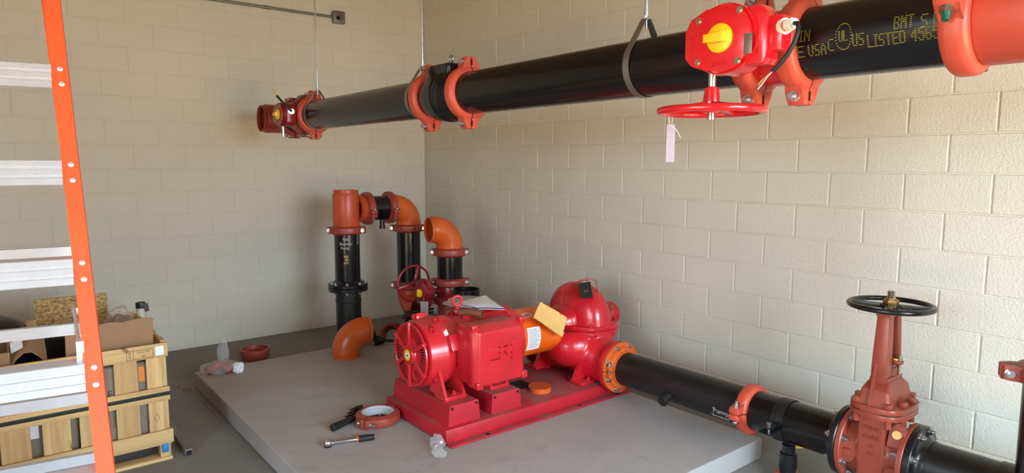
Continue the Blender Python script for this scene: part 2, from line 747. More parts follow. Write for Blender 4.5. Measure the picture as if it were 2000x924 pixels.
def coupling(label, loc, axis, lug, R=.1095, mat='coupling_red', bolt_mat='zinc', group=None, T=.031, W=.036, gasket=False, flip=1, small=None):
    """two-piece grooved coupling: local z = pipe axis, x = towards the bolt lugs, y = along the bolts"""
    small = (mat == 'coupling_brown') if small is None else small
    ls = .72 if small else 1.
    T = .036 if small else T
    M = frame(loc, axis, lug)
    t = thing('pipe_coupling', label, 'coupling', M, group)
    Ri = R+.0006
    prof = [(Ri, -W), (R+.010, -W), (R+.021, -W*.86), (R+T-.002, -W*.62), (R+T, -W*.35), (R+T, W*.35), (R+T-.002, W*.62), (R+.021, W*.86), (R+.010, W), (Ri, W)]
    for s in (1, -1):
        mb = MB()
        g = .03
        mb.lathe(prof, n=28, a0=g if s > 0 else PI+g, a1=PI-g if s > 0 else 2*PI-g, closed=True)
        for e in (1, -1):
            # bolt lug with a shoulder that runs into the ring
            q_ = .048*(.78 if small else 1)
            poly = [(R+.012, .002), (R+q_-.013*ls, .002), (R+q_-.013*ls, .012), (R+q_+.013*ls, .012), (R+q_+.013*ls, .002), (R+.072*ls, .002), (R+.076*ls, .010), (R+.076*ls, .026), (R+.066*ls, .036), (R+.040*ls, .040), (R+.010, .060)]
            mb.prism([(e*a, s*b) for a, b in poly], -.028, .028, bev=.005)
        mb.obj('housing_half', mat, t, world=False, angle=35)
        for e in (1, -1):
            pass
    for e in (1, -1):
        x = e*(R+.048*(.78 if small else 1))
        piece('cpl_bolt'+bolt_mat, lambda mb: (mb.cyl((0, 0, -.052), (0, 0, .070), .0088, 12), mb.ell((0, 0, -.046), .016, .016, .012, 16, 8)), 'bolt', bolt_mat, t, Matrix.Translation((x, 0, 0)) @ Matrix.Rotation(-PI/2*flip, 4, 'X'))
        piece('cpl_nut', lambda mb: (mb.cyl((0, 0, .0365), (0, 0, .0525), .0165, 6), mb.cyl((0, 0, .034), (0, 0, .038), .018, 16)), 'nut', 'zinc', t, Matrix.Translation((x, 0, 0)) @ Matrix.Rotation(-PI/2*flip, 4, 'X'))
    if gasket:
        mb = MB()
        mb.lathe([(R-.004, -.026), (R+.0004, -.030), (R+.0004, .030), (R-.004, .026), (R-.012, .02), (R-.004, .006), (R-.004, -.006), (R-.012, -.02)], n=48, closed=True)
        mb.obj('rubber_gasket', 'gasket_grey', t, world=False)
    return t


def wheel_parts(t, Mloc, R, rim, nsp, mat, hub=.022, hubh=.05, dish=.02, spw=.016):
    """handwheel in local xy plane at Mloc: one rim, each spoke, one hub"""
    mb = MB(Mloc)
    mb.sweep([(R*math.cos(a), R*math.sin(a), 0) for a in [2*PI*i/56 for i in range(56)]], rim, n=12, closed=True)
    w = mb.obj('handwheel_rim', mat, t, world=False)
    for k in range(nsp):
        a = 2*PI*k/nsp+.35
        d = V((math.cos(a), math.sin(a), 0))
        mb = MB(Mloc)
        Rm = Matrix.Rotation(a, 3, 'Z')
        p0, p1 = d*hub*.6+V((0, 0, dish)), d*(R-rim*.4)
        mid = (p0+p1)/2
        ang = math.atan2(-dish, (p1-p0).to_2d().length)
        mb.box(mid, ((p1-p0).length, spw*1.5, spw*.7), spw*.2, Rm @ Matrix.Rotation(-ang, 3, 'Y'))
        mb.obj('handwheel_spoke', mat, t, world=False)
    mb = MB(Mloc)
    mb.lathe([(hub, dish-hubh*.4), (hub*1.15, dish-hubh*.3), (hub*1.1, dish+.01), (hub*.9, dish+hubh*.7), (hub*.6, dish+hubh*.75)], n=24)
    mb.obj('handwheel_hub', mat, t, world=False)


# ================================================================== THE SETTING
def struct(name, mb, mat, label=None, parent=None):
    o = mb.obj(name, mat, parent, smooth=False)
    if parent is None:
        tag(o, label, None, None, 'structure')
    return o


ZC = 4.2
struct('floor', MB().box(((XW)/2, REAR_Y/2-.5, -.1), (-XW+.5, -REAR_Y+1.6, .2)), 'floor_concrete', 'bare grey concrete floor of the pump room')
struct('ceiling', MB().box((XW/2, REAR_Y/2, ZC+.1), (-XW+.8, -REAR_Y+.8, .2)), 'ceiling_tan', 'plain ceiling over the pump room')
mb = MB()
mb.box((XW-.1, (LD_Y1+.3)/2, ZC/2), (.2, .3-LD_Y1, ZC+.2))
mb.box((XW-.1, (LD_Y0+REAR_Y-.3)/2, ZC/2), (.2, LD_Y0-REAR_Y+.3, ZC+.2))
mb.box((XW-.1, LDY, (LD_H+ZC)/2), (.2, LD_Y1-LD_Y0, ZC-LD_H))
struct('wall_left', mb, 'painted_block', 'cream painted side wall with an added light opening beyond the ladder')
mb = MB()
mb.box(((XW+DOOR_X0)/2, REAR_Y-.1, ZC/2), (DOOR_X0-XW, .2, ZC))
mb.box((DOOR_X1/2, REAR_Y-.1, ZC/2), (-DOOR_X1, .2, ZC))
mb.box(((DOOR_X0+DOOR_X1)/2, REAR_Y-.1, (ZC+DOOR_H)/2), (DOOR_X1-DOOR_X0, .2, ZC-DOOR_H))
struct('wall_front', mb, 'painted_block', 'cream painted wall with the open door behind the camera')

BL, BH, GAP, PROUD, Z0 = .4064, .2032, .0095, .006, .018
wall_back = struct('wall_back', MB().box((XW/2, .1+PROUD, ZC/2), (-XW+.8, .2, ZC+.2)), 'painted_block', 'cream painted concrete block wall behind the standing pipes and crate')
wall_right = struct('wall_right', MB().box((.1+PROUD, REAR_Y/2, ZC/2), (.2, -REAR_Y+.6, ZC+.2)), 'painted_block', 'cream painted concrete block wall behind the pump and gate valve')
_blk = {}


def block_mesh(w, h):
    key = (round(w, 3), round(h, 3))
    if key in _blk:
        return _blk[key]
    g, c, d = GAP/2, .0035, PROUD
    rings = []
    for ins, dep in ((g-.001, 0), (g, d*.55), (g+.0018, d*.88), (g+c+.001, d)):
        rings.append([(ins, -dep, ins), (w-ins, -dep, ins), (w-ins, -dep, h-ins), (ins, -dep, h-ins)])
    vs = [p for r_ in rings for p in r_]
    fs = []
    for k in range(3):
        for i in range(4):
            j = (i+1) % 4
            fs.append((k*4+i, k*4+j, k*4+4+j, k*4+4+i))
    fs.append((12, 13, 14, 15))
    me = bpy.data.meshes.new('block')
    me.from_pydata(vs, [], fs)
    me.materials.append(MATS['painted_block'])
    _blk[key] = me
    return me


def lay_blocks(wall, place, offs, length, near, zmax):
    """running bond; blocks in view are objects of their own, the rest one joined part"""
    rest_v, rest_f = [], []
    P = WM[wall.name].inverted()
    row = 0
    z = Z0
    while z+BH <= ZC+.01:
        e = offs[row % 2]
        edges = [0.]+[e+k*BL for k in range(int((length-e)/BL)+1)]+[length]
        for a, b in zip(edges[:-1], edges[1:]):
            if b-a < .02:
                continue
            me = block_mesh(b-a, BH)
            M = P @ place(a, b, z)
            if b < near and z < zmax:
                o = bpy.data.objects.new('block', me)
                COL.objects.link(o)
                o.parent = wall
                o.matrix_local = M @ Matrix.Translation((0, random.uniform(-.0007, .0007), 0))
            else:
                k = len(rest_v)
                rest_v += [tuple(M @ v.co) for v in me.vertices]
                rest_f += [tuple(i+k for i in p.vertices) for p in me.polygons]
        z += BH
        row += 1
    me = bpy.data.meshes.new('block_field')
    me.from_pydata(rest_v, [], rest_f)
    me.materials.append(MATS['painted_block'])
    o = bpy.data.objects.new('block_field', me)
    COL.objects.link(o)
    o.parent = wall
    tag(o, kind='stuff')


# back wall: local x of a block runs away from the corner (towards -X), faces -Y
lay_blocks(wall_back, lambda a, b, z: Matrix.Translation((-b, PROUD, z)), (.048, .2516), -XW, 4.75, 3.55)
Rz = Matrix.Rotation(-PI/2, 4, 'Z')
# right wall: faces -X
lay_blocks(wall_right, lambda a, b, z: Matrix.Translation((PROUD, -a, z)) @ Rz, (.319, .116), -REAR_Y, 6.1, 3.0)

# raised equipment pad with chamfered edges
mb = MB()
mb.box((-1.63, -2.855, .06), (2.26, 3.33, .12), .007, seg=2)
struct('floor_pad', mb, 'pad_concrete', 'raised concrete equipment pad under the red pump')
struct('trim_1', MB().box((-2.785, -2.9, .002), (.022, 3.4, .004)), 'floor_concrete', 'pale joint filler strip along the edge of the concrete pad')
struct('floor_outside', MB().box((-5, -8, -.31), (34, 34, .2)), 'sand', 'sunlit ground outside the open door')

# ================================================================== OVERHEAD LINE (runs along Y)
OX, OZ = -1.88, 2.06
PR = .1095


def oh(y):
    return (OX, y, OZ)


pipe_thing('overhead_pipe', 'long black overhead pipe between the far red valve and the black check valve', oh(-1.482), oh(-3.185))
pipe_thing('overhead_pipe', 'long black overhead pipe between the check valve and the valve with red handwheel', oh(-3.57), oh(-5.235))
pr3 = pipe_thing('overhead_pipe', 'short black overhead pipe printed with yellow dotted lettering', oh(-5.40), oh(-5.83))
DN, UPV = (0, -1, 0), (0, 0, 1)
coupling('orange-red coupling on the overhead line beside the far geared valve', oh(-1.478), DN, UPV)
coupling('orange-red coupling at the far end of the black check valve', oh(-3.19), DN, UPV)
coupling('orange-red coupling at the near end of the black check valve', oh(-3.565), DN, UPV)
coupling('orange-red overhead coupling half hidden behind the red gear box', oh(-5.238), DN, UPV)
coupling('orange-red overhead coupling between the red valve and the lettered pipe', oh(-5.395), DN, UPV)
coupling('orange-red coupling with green bolt thread at the top right corner', oh(-5.845), DN, (-.95, 0, .30), flip=1, bolt_mat='thread_green')

# tee at the near end of the overhead line
t = thing('pipe_tee', 'orange-red pipe tee at the top right corner of the picture', 'pipe fitting', frame(oh(-5.85), DN, UPV))
e = [PR, PR, PR-.003, PR-.003, PR+.002, PR+.008]
mb = MB()
mb.sweep([(0, 0, z) for z in (0, .014, .016, .026, .028, .04, .36, .372, .374, .384, .386, .40)], e+e[::-1], thick=.012, n=48)
mb.obj('run', 'coupling_red', t, world=False)
mb = MB()
mb.lathe([(PR+.03, .085), (PR+.012, .12), (PR+.006, .15), (PR+.002, .17), (PR-.003, .174), (PR-.003, .184), (PR, .186), (PR, .2), (PR-.012, .2), (PR-.012, .09)], (0, 0, .2), (1, 0, 0), n=40, closed=True)
mb.obj('branch', 'coupling_red', t, world=False)
mb = MB()
mb.sweep([(.03, .118-.0, .10), (.03, .1185, .17)], .004, n=8)
mb.obj('casting_rib', 'coupling_red', t, world=False)

# yellow dot-matrix print on the pipe
F5 = {'I': '111 010 010 010 010 010 111', 'N': '10001 11001 10101 10101 10011 10001 10001', 'E': '11111 10000 10000 11110 10000 10000 11111',
      'U': '10001 10001 10001 10001 10001 10001 01110', 'S': '01111 10000 10000 01110 00001 00001 11110', 'A': '00100 01010 10001 11111 10001 10001 10001',
      'C': '0111 1000 1000 1000 1000 1000 0111', 'L': '10000 10000 10000 10000 10000 10000 11111', 'T': '11111 00100 00100 00100 00100 00100 00100',
      'D': '11110 10001 10001 10001 10001 10001 11110', '4': '00010 00110 01010 10010 11111 00010 00010', '5': '11111 10000 11110 00001 00001 10001 01110',
      '6': '01110 10000 10000 11110 10001 10001 01110', 'B': '11110 10001 10001 11110 10001 10001 11110', 'M': '10001 11011 10101 10101 10001 10001 10001',
      "'": '1 1 0 0 0 0 0', ' ': '000 000 000 000 000 000 000', '.': '0 0 0 0 0 0 1'}
mb = MB()


def dot(y, ang, r=.0013):
    c = V((OX, y, OZ))
    d = V((-math.cos(ang), 0, math.sin(ang)))
    tg = V((math.sin(ang), 0, math.cos(ang)))
    p = c+d*(PR+.0006)
    mb.quad([p+tg*r*.8+V((0, r*1.6, 0)), p-tg*r*.8+V((0, r*1.6, 0)), p-tg*r*.8-V((0, r*1.6, 0)), p+tg*r*.8-V((0, r*1.6, 0))])


def dots(s, y, ang, cw=.0046, ch=.0052, gap=1.3):
    for ch_ in s:
        rows = F5[ch_].split()
        for i, row in enumerate(rows):
            for j, b in enumerate(row):
                if b == '1':
                    dot(y-j*cw, ang-i*ch/PR)
        y -= (len(rows[0])+gap)*cw
    return y


def line(s_, y0, y1, ang_mid, ch=.0050):
    """print s_ between y0 and y1 (towards the camera), centred on angle ang_mid"""
    cols = sum(len(F5[c].split()[0]) for c in s_)+1.3*(len(s_)-1)
    dots(s_, y0, ang_mid+3*ch/PR, (y0-y1)/cols, ch)


line('IN', -5.442, -5.474, .07)
line('E', -5.434, -5.456, -.345)
line('USA', -5.468, -5.520, -.345)
line('C', -5.527, -5.544, -.27)
for k in range(26):
    a = 2*PI*k/26
    dot(-5.570-.022*math.cos(a), -.10+.036/PR*math.sin(a))
line('UL', -5.558, -5.582, -.08, .0044)
line('US', -5.596, -5.627, -.225)
line('LISTED', -5.636, -5.732, -.31)
line('4565', -5.747, -5.811, -.30)
line('BMT', -5.704, -5.752, .04)
line('S', -5.769, -5.785, -.0)
line('EL', -5.799, -5.828, .02)
mb.obj('printed_lettering', 'print_yellow', pr3)


# pipe ring hangers on rods
def hanger(label, y, group=None):
    t = thing('pipe_hanger', label, 'pipe hanger', (OX, y, OZ), 'galvanised rod hangers of the overhead pipe')
    r = PR+.004
    ztop = .185
    th = math.acos(r/ztop)
    pts = []
    for k in range(41):
        a = PI/2+th-(2*PI-2*th)*0+(2*PI-2*th)*k/40
        pts.append(V((r*math.cos(a), 0, r*math.sin(a))))
    w, tk = .030, .0026
    for nm, seq in (('ring_strap', [V((-.010, 0, ztop))]+pts+[V((.010, 0, ztop))]),):
        mb = MB()
        grid = [[p+V((0, -w/2, 0)), p+V((0, w/2, 0))] for p in seq]
        mb.sheet([[V((OX, y, OZ))+q for q in row] for row in grid], tk)
        mb.obj(nm, 'strap_steel', t)
    mb = MB()
    mb.cyl((OX, y, OZ+.15), (OX, y, ZC), .0052, 10)
    mb.obj('threaded_rod', 'zinc', t)
    mb = MB()
    mb.cyl((OX, y, OZ+ztop-.004), (OX, y, OZ+ztop+.010), .011, 6)
    mb.cyl((OX, y, OZ+ztop+.010), (OX, y, OZ+ztop+.05), .0085, 12)
    mb.obj('rod_nut', 'zinc', t)


hanger('rod hanger holding the overhead pipe beside the far geared valve', -1.56)
hanger('rod hanger holding the overhead pipe next to the black check valve', -3.10)
hanger('rod hanger holding the overhead pipe near the red handwheel valve', -4.76)

# black check valve between two couplings
t = thing('check_valve', 'black cast check valve with lifting eye in the overhead line', 'valve', frame(oh(-3.19), DN, UPV))
mb = MB()
mb.cyl((0, 0, .0), (0, 0, .375), .1085, 48)
mb.lathe([(.1, .03), (.118, .06), (.134, .12), (.139, .2), (.136, .27), (.118, .33), (.1, .35)], n=48)
mb.cyl((0, 0, .10), (.10, 0, .19), .115, 40)
mb.box((.095, 0, .20), (.135, .17, .21), .012)
mb.cyl((.02, 0, .31), (-.15, 0, .31), .014, 12)
me = vox(mb, .006, 5)
me.transform(WM[t.name])
put('valve_body', me, 'flange_black', t)
mb = MB()
mb.lathe([(.1405, .19), (.1425, .2), (.1405, .21)], n=56)
mb.sweep([(PR*0+.139*math.cos(a), .139*math.sin(a), .235+.02*math.cos(a)) for a in [PI*2*k/48 for k in range(48)]], .004, n=8, closed=True)
mb.obj('body_seam', 'flange_black', t, world=False)
mb = MB()
mb.sweep([(.195+.018*math.cos(a), 0*a, .21+.018*math.sin(a)) for a in [2*PI*k/24 for k in range(24)]], .005, n=8, closed=True)
mb.cyl((.155, 0, .21), (.178, 0, .21), .007, 10)
mb.obj('lifting_eye', 'zinc', t, world=False)
mb = MB()
mb.cyl((-.145, 0, .31), (-.162, 0, .31), .012, 6)
mb.obj('drain_plug', 'stainless', t, world=False)
for yy in (.085, -.02):
    piece('cv_bolt', hexbolt(.009, .006, .004, .005), 'bolt', 'zinc', t, Matrix.Translation((.118, .06, .1+.08*(yy < 0))) @ Matrix.Rotation(-PI/4, 4, 'X'))


# ------------------------------------------------------------------ geared butterfly valves
def gearbox(t, G, mat, wheel=True, cable=True, side=1):
    """G: local frame; z = outwards along the stem, y = input shaft direction (towards the wheel), x to the side"""
    def B():
        return MB(G)
    poly = [(.095, .125), (.045, .105), (-.035, .112), (-.085, .085), (-.112, .035), (-.112, -.03), (-.085, -.085), (-.03, -.112), (.04, -.105), (.075, -.08), (.11, -.075), (.11, .03), (.125, .05), (.125, .10)]
    mb = B()
    circ = [(.112*math.cos(a), .104*math.sin(a)) for a in [2*PI*k/40 for k in range(40)]]
    mb.prism(circ, -.075, .010, bev=.008)
    mb.prism([(.03, .085), (.125, .085), (.135, .07), (.135, -.055), (.11, -.085), (.03, -.085)], -.072, .0, bev=.008)
    mb.prism([(-.135, .06), (-.05, .10), (-.02, .10), (-.02, -.10), (-.06, -.10), (-.135, -.045)], -.070, -.012, bev=.008)
    mb.obj('gear_housing', mat, t, world=False, angle=30)
    mb = B()
    mb.prism([(-.128, .045), (-.108, .07), (-.075, .083)]+[(.100*math.cos(a), .100*math.sin(a)) for a in [2.1-4.2*k/18 for k in range(19)]]+[(-.075, -.083), (-.108, -.07), (-.128, -.035)][0:], .010, .026, bev=.005)
    mb.obj('cover_plate', mat, t, world=False, angle=30)
    mb = B()
    mb.cyl((0, 0, -.24), (0, 0, -.07), .030, 24)
    mb.cyl((0, 0, -.115), (0, 0, -.07), .055, 24)
    mb.obj('stem_neck', mat, t, world=False)
    mb = B()
    mb.lathe([(.043, .026), (.043, .032), (.036, .037), (.0, .038)], n=28)
    mb.prism([(-.040, -.012), (.030, -.016), (.030, .016), (-.040, .012)], .036, .058, bev=.003)
    ind = mb.obj('position_indicator', 'yellow_plastic', t, world=False)
    piece('ind_screw', lambda m: m.lathe([(.007, 0), (.007, .002), (.004, .004), (0, .004)], n=14), 'screw', 'zinc', t, G @ Matrix.Translation((.022, .0, .038)))
    for x, y in ((-.078, .062), (.062, .072), (.062, -.072), (-.078, -.062)):
        piece('gb_bolt', hexbolt(.0085, .006, .001, .006), 'bolt', 'stainless', t, G @ Matrix.Translation((x, y, .026)))
    mb = B()
    mb.box((.094, .028, .0265), (.026, .058, .002), .0005)
    mb.obj('nameplate', 'nameplate_grey', t, world=False)
    mb = B()
    mb.cyl((-.062, .09, -.030), (-.062, .235 if wheel else .19, -.030), .0125, 20)
    mb.obj('input_shaft', 'stainless', t, world=False)


def flanged_body(t, half, mat, disc='rubber'):
    """grooved butterfly body along local z"""
    R = PR
    mb = MB()
    mb.lathe([(R-.012, -half), (R, -half), (R, -half+.014), (R-.003, -half+.016), (R-.003, -half+.024), (R+.002, -half+.026), (R+.006, -half+.045), (R+.010, 0), (R+.006, half-.045), (R+.002, half-.026), (R-.003, half-.024), (R-.003, half-.016), (R, half-.014), (R, half), (R-.012, half)], n=56, closed=True)
    mb.obj('valve_body', mat, t, world=False)
    mb = MB()
    mb.lathe([(R-.013, -.012), (R-.013, .012), (.05, .022), (0, .024)], n=40)
    mb.lathe([(R-.013, -.012), (.05, -.022), (0, -.024)], n=40)
    mb.obj('valve_disc', disc, t, world=False)


# near valve with handwheel: stem towards -X, wheel hangs below
M = frame((OX, -5.316, OZ), DN, (-1, 0, 0))
t = thing('butterfly_valve', 'bright red geared butterfly valve with red handwheel hanging below the overhead pipe', 'valve', M)
flanged_body(t, .078, 'valve_red')
# gearbox frame in world: z -> -X, y -> -Z, x -> y ; x = y x z
zz, yy = V((-1, 0, 0)), V((0, 0, -1))
xx = yy.cross(zz)
G = Matrix(((xx.x, yy.x, zz.x, -2.135), (xx.y, yy.y, zz.y, -5.285), (xx.z, yy.z, zz.z, 2.065), (0, 0, 0, 1))) @ Matrix.Diagonal((-1, 1, 1, 1))
gearbox(t, M.inverted() @ G, 'valve_red')
Wl = M.inverted() @ G @ Matrix.Translation((-.062, .208, -.030)) @ Matrix.Rotation(PI/2, 4, 'X')
wheel_parts(t, Wl, .158, .0115, 3, 'valve_red', hub=.024, hubh=.07, dish=.022, spw=.022)
gi = M.inverted() @ G
mb = MB(gi)
mb.box((.145, .0, -.045), (.055, .10, .055), .006)
mb.obj('switch_housing', 'valve_red', t, world=False)
mb = MB(gi)
gp, gd_ = V((.172, -.015, -.030)), V((.90, 0, .43))
mb.cyl(gp-gd_*.006, gp+gd_*.006, .023, 20)
mb.cyl(gp+gd_*.016, gp+gd_*.034, .0185, 6)
mb.cyl(gp+gd_*.034, gp+gd_*.046, .014, 18)
mb.obj('cable_gland', 'white_gland', t, world=False)
mb = MB(gi)
mb.cyl(gp+gd_*.004, gp+gd_*.018, .016, 18)
mb.obj('gland_ring', 'copper_gland', t, world=False)
mb = MB(gi)
cab = [gp+gd_*.040, gp+gd_*.056+V((0, .002, 0)), gp+gd_*.066+V((0, .012, .004)), gp+gd_*.070+V((0, .030, .010)), gp+V((.056, .06, .045)), gp+V((.040, .09, .05)), gp+V((.018, .115, .052)), gp+V((.0, .130, .052))]
mb.sweep(cab, .0065, n=10)
mb.obj('cable', 'rubber', t, world=False)
for k, (mm, dx) in enumerate((('label_orange', .0), ('white_paper', .006), ('navy_print', -.005), ('print_black', .003), ('label_yellow', -.009))):
    mb = MB(gi)
    mb.sweep([(.172, .115, .022), (.160-.3*abs(dx), .126+dx*.5, .022+dx*.5), (.142+dx, .142+dx*.6, .022+dx), (.128+dx*.5, .155+dx, .02+dx)], .0013, n=6)
    mb.obj('loose_wire', mm, t, world=False)
# cast position words on the gear cover, as on the housing
for wd_, x, y, ang in (('OPEN', .052, -.0, PI/2), ('SHUT', .0, .075, 0), ('LOCK', -.100, .01, PI/2)):
    text('cast_lettering', wd_, .022, WM[t.name] @ gi @ Matrix.Translation((x, y, .0262)) @ Matrix.Diagonal((-1, 1, 1, 1)) @ Matrix.Rotation(ang+PI, 4, 'Z'), 'valve_red', t, .0012)

# paper tag hung on the handwheel
t = thing('paper_tag', 'blank lavender paper tag tied to the overhead red handwheel', 'tag', (-2.11, -5.07, 1.70))
mb = MB()
tp = V((-2.108, -5.070, 1.822))
mb.sheet([[tp+V((a*.022, -a*.018, -.125*b+.0)) for b in (0, .33, .66, 1)] for a in (-.5, .5)], .0012)
mb.obj('tag_card', 'lavender_tag', t)
mb = MB()
ctr = V((-2.105, -5.066, 1.842))
mb.sweep([ctr+V((.014*math.cos(a), .004*math.cos(a), .028*math.sin(a)-.000)) for a in [2*PI*k/20 for k in range(20)]], .0012, n=6, closed=True)
mb.sweep([tp+V((0, 0, -.003)), tp+V((.014, -.014, -.02)), tp+V((.022, -.024, -.045))], .001, n=6)
mb.obj('string', 'white_paper', t)

# far end: geared valve in line, short pipe, then an open elbow facing left
M = frame((OX, -1.40, OZ), DN, (-1, 0, 0))
t = thing('butterfly_valve', 'dark red geared butterfly valve at the far end of the overhead line', 'valve', M)
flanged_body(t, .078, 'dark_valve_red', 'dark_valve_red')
zz, yy = V((-1, 0, 0)), V((0, 0, -1))
xx = yy.cross(zz)
G = Matrix(((xx.x, yy.x, zz.x, OX-.225), (xx.y, yy.y, zz.y, -1.40), (xx.z, yy.z, zz.z, OZ), (0, 0, 0, 1))) @ Matrix.Diagonal((-.86, .86, 1, 1))
gearbox(t, M.inverted() @ G, 'dark_valve_red', wheel=False)
gi = M.inverted() @ G
mb = MB(gi)
mb.cyl((.115, -.02, -.035), (.150, -.02, -.030), .024, 16)
mb.obj('cable_gland', 'zinc', t, world=False)
mb = MB(gi)
mb.sweep([(.150, -.02, -.03), (.155, -.05, -.01), (.13, -.10, .03), (.10, -.15, .06)], .010, n=8)
mb.obj('cable', 'rubber', t, world=False)
for k in range(4):
    mb = MB(gi)
    mb.sweep([(.10, -.15, .06), (.095-.012*k, -.185, .065), (.10-.03*k, -.205-.006*k, .065)], .0025, n=5)
    mb.obj('loose_wire', ('manila', 'white_paper', 'label_yellow', 'manila')[k], t, world=False)
coupling('brown-red coupling behind the far geared valve on the overhead line', oh(-1.322), DN, UPV, mat='coupling_brown')
pipe_thing('overhead_pipe', 'very short black overhead pipe behind the far geared valve', oh(-1.06), oh(-1.318), mat='dusty_black_pipe')
coupling('brown-red coupling holding the open elbow at the far end of the line', oh(-1.045), DN, UPV, mat='coupling_brown')
t = thing('pipe_elbow', 'brown-red elbow open to the left at the far end of the overhead line', 'pipe fitting', (OX, -.84, OZ))
elbow_mesh(MB(), (OX, -.845, OZ), (0, -1, 0), (-1, 0, 0), CE=.20, body=.008).obj('elbow_body', 'coupling_brown', t)
for k, (w_, dz) in enumerate((('8', .03), ('90', -.035))):
    text('cast_lettering', w_, .05, Matrix.Translation((OX-.12, -.84+.0, OZ+dz)) @ Matrix.Rotation(-PI/2, 4, 'Z') @ Matrix.Rotation(PI/2, 4, 'X'), 'manila', t, .001) if False else None

# conduit and box high on the back wall
t = thing('conduit', 'thin steel conduit running along the top of the back wall', 'conduit', (-2.2, -.025, 3.14))
mb = MB()
mb.cyl((-6.5, -.025, 3.148), (-1.07, -.025, 3.148), .0125, 14)
mb.obj('tube', 'strap_steel', t)
for x in (-1.72, -3.4):
    mb = MB()
    mb.cyl((x-.03, -.025, 3.148), (x+.03, -.025, 3.148), .016, 14)
    mb.obj('tube_joint', 'strap_steel', t)
t = thing('junction_box', 'small square steel junction box on the back wall by the corner', 'electrical box', (-1.0, -.03, 3.09))
mb = MB()
mb.box((-1.005, -.025, 3.150), (.125, .05, .125), .012)
mb.obj('box_body', 'strap_steel', t)
mb = MB()
mb.box((-1.005, -.053, 3.150), (.118, .005, .118), .010)
mb.obj('cover_plate', 'nameplate_grey', t)
mb = MB()
mb.cyl((-1.02, -.055, 3.14), (-1.02, -.060, 3.14), .022, 16)
mb.obj('knockout', 'dark_void', t)
for sx, sz in ((-.04, .035), (.035, .04), (.03, -.04)):
    piece('jb_screw', lambda m: m.lathe([(.007, 0), (.006, .003), (0, .004)], n=10), 'screw', 'zinc', t, Matrix.Translation((-.005+sx, -.026, .06+sz)) @ Matrix.Rotation(PI/2, 4, 'X'))

# ================================================================== STANDING PIPES AT THE BACK
SX, SY = -1.445, -1.06
LAT = (.782, -.623, 0)
BACKV = (-.623, -.782, 0)


def flange_disc(mb, o, axis, R, r0, th, n=48):
    mb.lathe([(r0, 0), (R-.004, 0), (R, .004), (R, th-.004), (R-.004, th), (r0, th)], o, axis, n=n, closed=True)


# lower flanged spool rising from the floor
t = thing('flanged_spool', 'black flanged pipe stub rising from the floor below the tee stack', 'pipe', (SX, SY, 0))
mb = MB()
mb.sweep([(SX, SY, -.02), (SX, SY, .50), (SX, SY, .56), (SX, SY, .60)], [.1095, .1095, .1095, .1095], thick=.01, n=48)
mb.obj('pipe_wall', 'dusty_black_pipe', t)
mb = MB()
mb.sweep([(SX, SY, .475), (SX, SY, .48), (SX, SY, .492), (SX, SY, .497)], [.1097, .1135, .1135, .1097], thick=.003, n=48)
mb.obj('tape_wrap', 'rubber', t)
mb = MB()
flange_disc(mb, (SX, SY, .575), (0, 0, 1), .172, .10, .032)
fl = mb.obj('flange', 'flange_black', t)
t2 = thing('flanged_pipe', 'black vertical pipe with chalk writing between lower flange and orange tee', 'pipe', (SX, SY, .61))
mb = MB()
mb.sweep([(SX, SY, .611), (SX, SY, .66), (SX, SY, 1.10)], .1095, thick=.008, n=48)
mb.obj('pipe_wall', 'black_pipe', t2)
mb = MB()
flange_disc(mb, (SX, SY, .611), (0, 0, 1), .172, .10, .030)
mb.lathe([(.14, .641), (.115, .665), (.112, .668)], (SX, SY, 0), n=40)
mb.obj('flange', 'flange_black', t2)
for k in range(8):
    a = 2*PI*k/8+.3
    p = V((.146*math.cos(a), .146*math.sin(a), 0))
    piece('sp_bolt', hexbolt(.015, .012, .006, .009), 'bolt', 'zinc', t2, Matrix.Translation(p+V((0, 0, .031))))
    piece('sp_nut', hexbolt(.015, .013, .006, .009), 'nut', 'zinc', t, Matrix.Translation(p+V((0, 0, .574))) @ Matrix.Rotation(PI, 4, 'X'))


def wrap_z(cx, cy, z0, ang, R=.1095, rot=0.):
    """text plane -> vertical cylinder; x of the text goes round, y goes up"""
    c, s_ = math.cos(rot), math.sin(rot)
    def f(p):
        x, y_ = p.x*c-p.y*s_, p.x*s_+p.y*c
        a = ang+x/R
        return V((cx+(R+.0005+p.z)*math.cos(a), cy+(R+.0005+p.z)*math.sin(a), z0+y_))
    return f


CA = math.atan2(-.80, -.45)
text('chalk_writing', 'FIRE', .030, None, 'chalk_white', t2, .0003, wrap_z(SX, SY, 1.035, CA+.0))
text('chalk_writing', 'Booster', .034, None, 'chalk_white', t2, .0003, wrap_z(SX, SY, .998, CA+.0))
text('chalk_writing', 'Pump', .032, None, 'chalk_white', t2, .0003, wrap_z(SX, SY, .960, CA-.1))
text('crayon_writing', '5x6', .055, None, 'crayon_yellow', t2, .0003, wrap_z(SX, SY, .86, CA+.0, rot=PI/2))
text('stencil_lettering', 'RICATI', .026, None, 'chalk_white', t2, .0003, wrap_z(SX, SY, 1.03, CA+1.05, rot=PI/2))

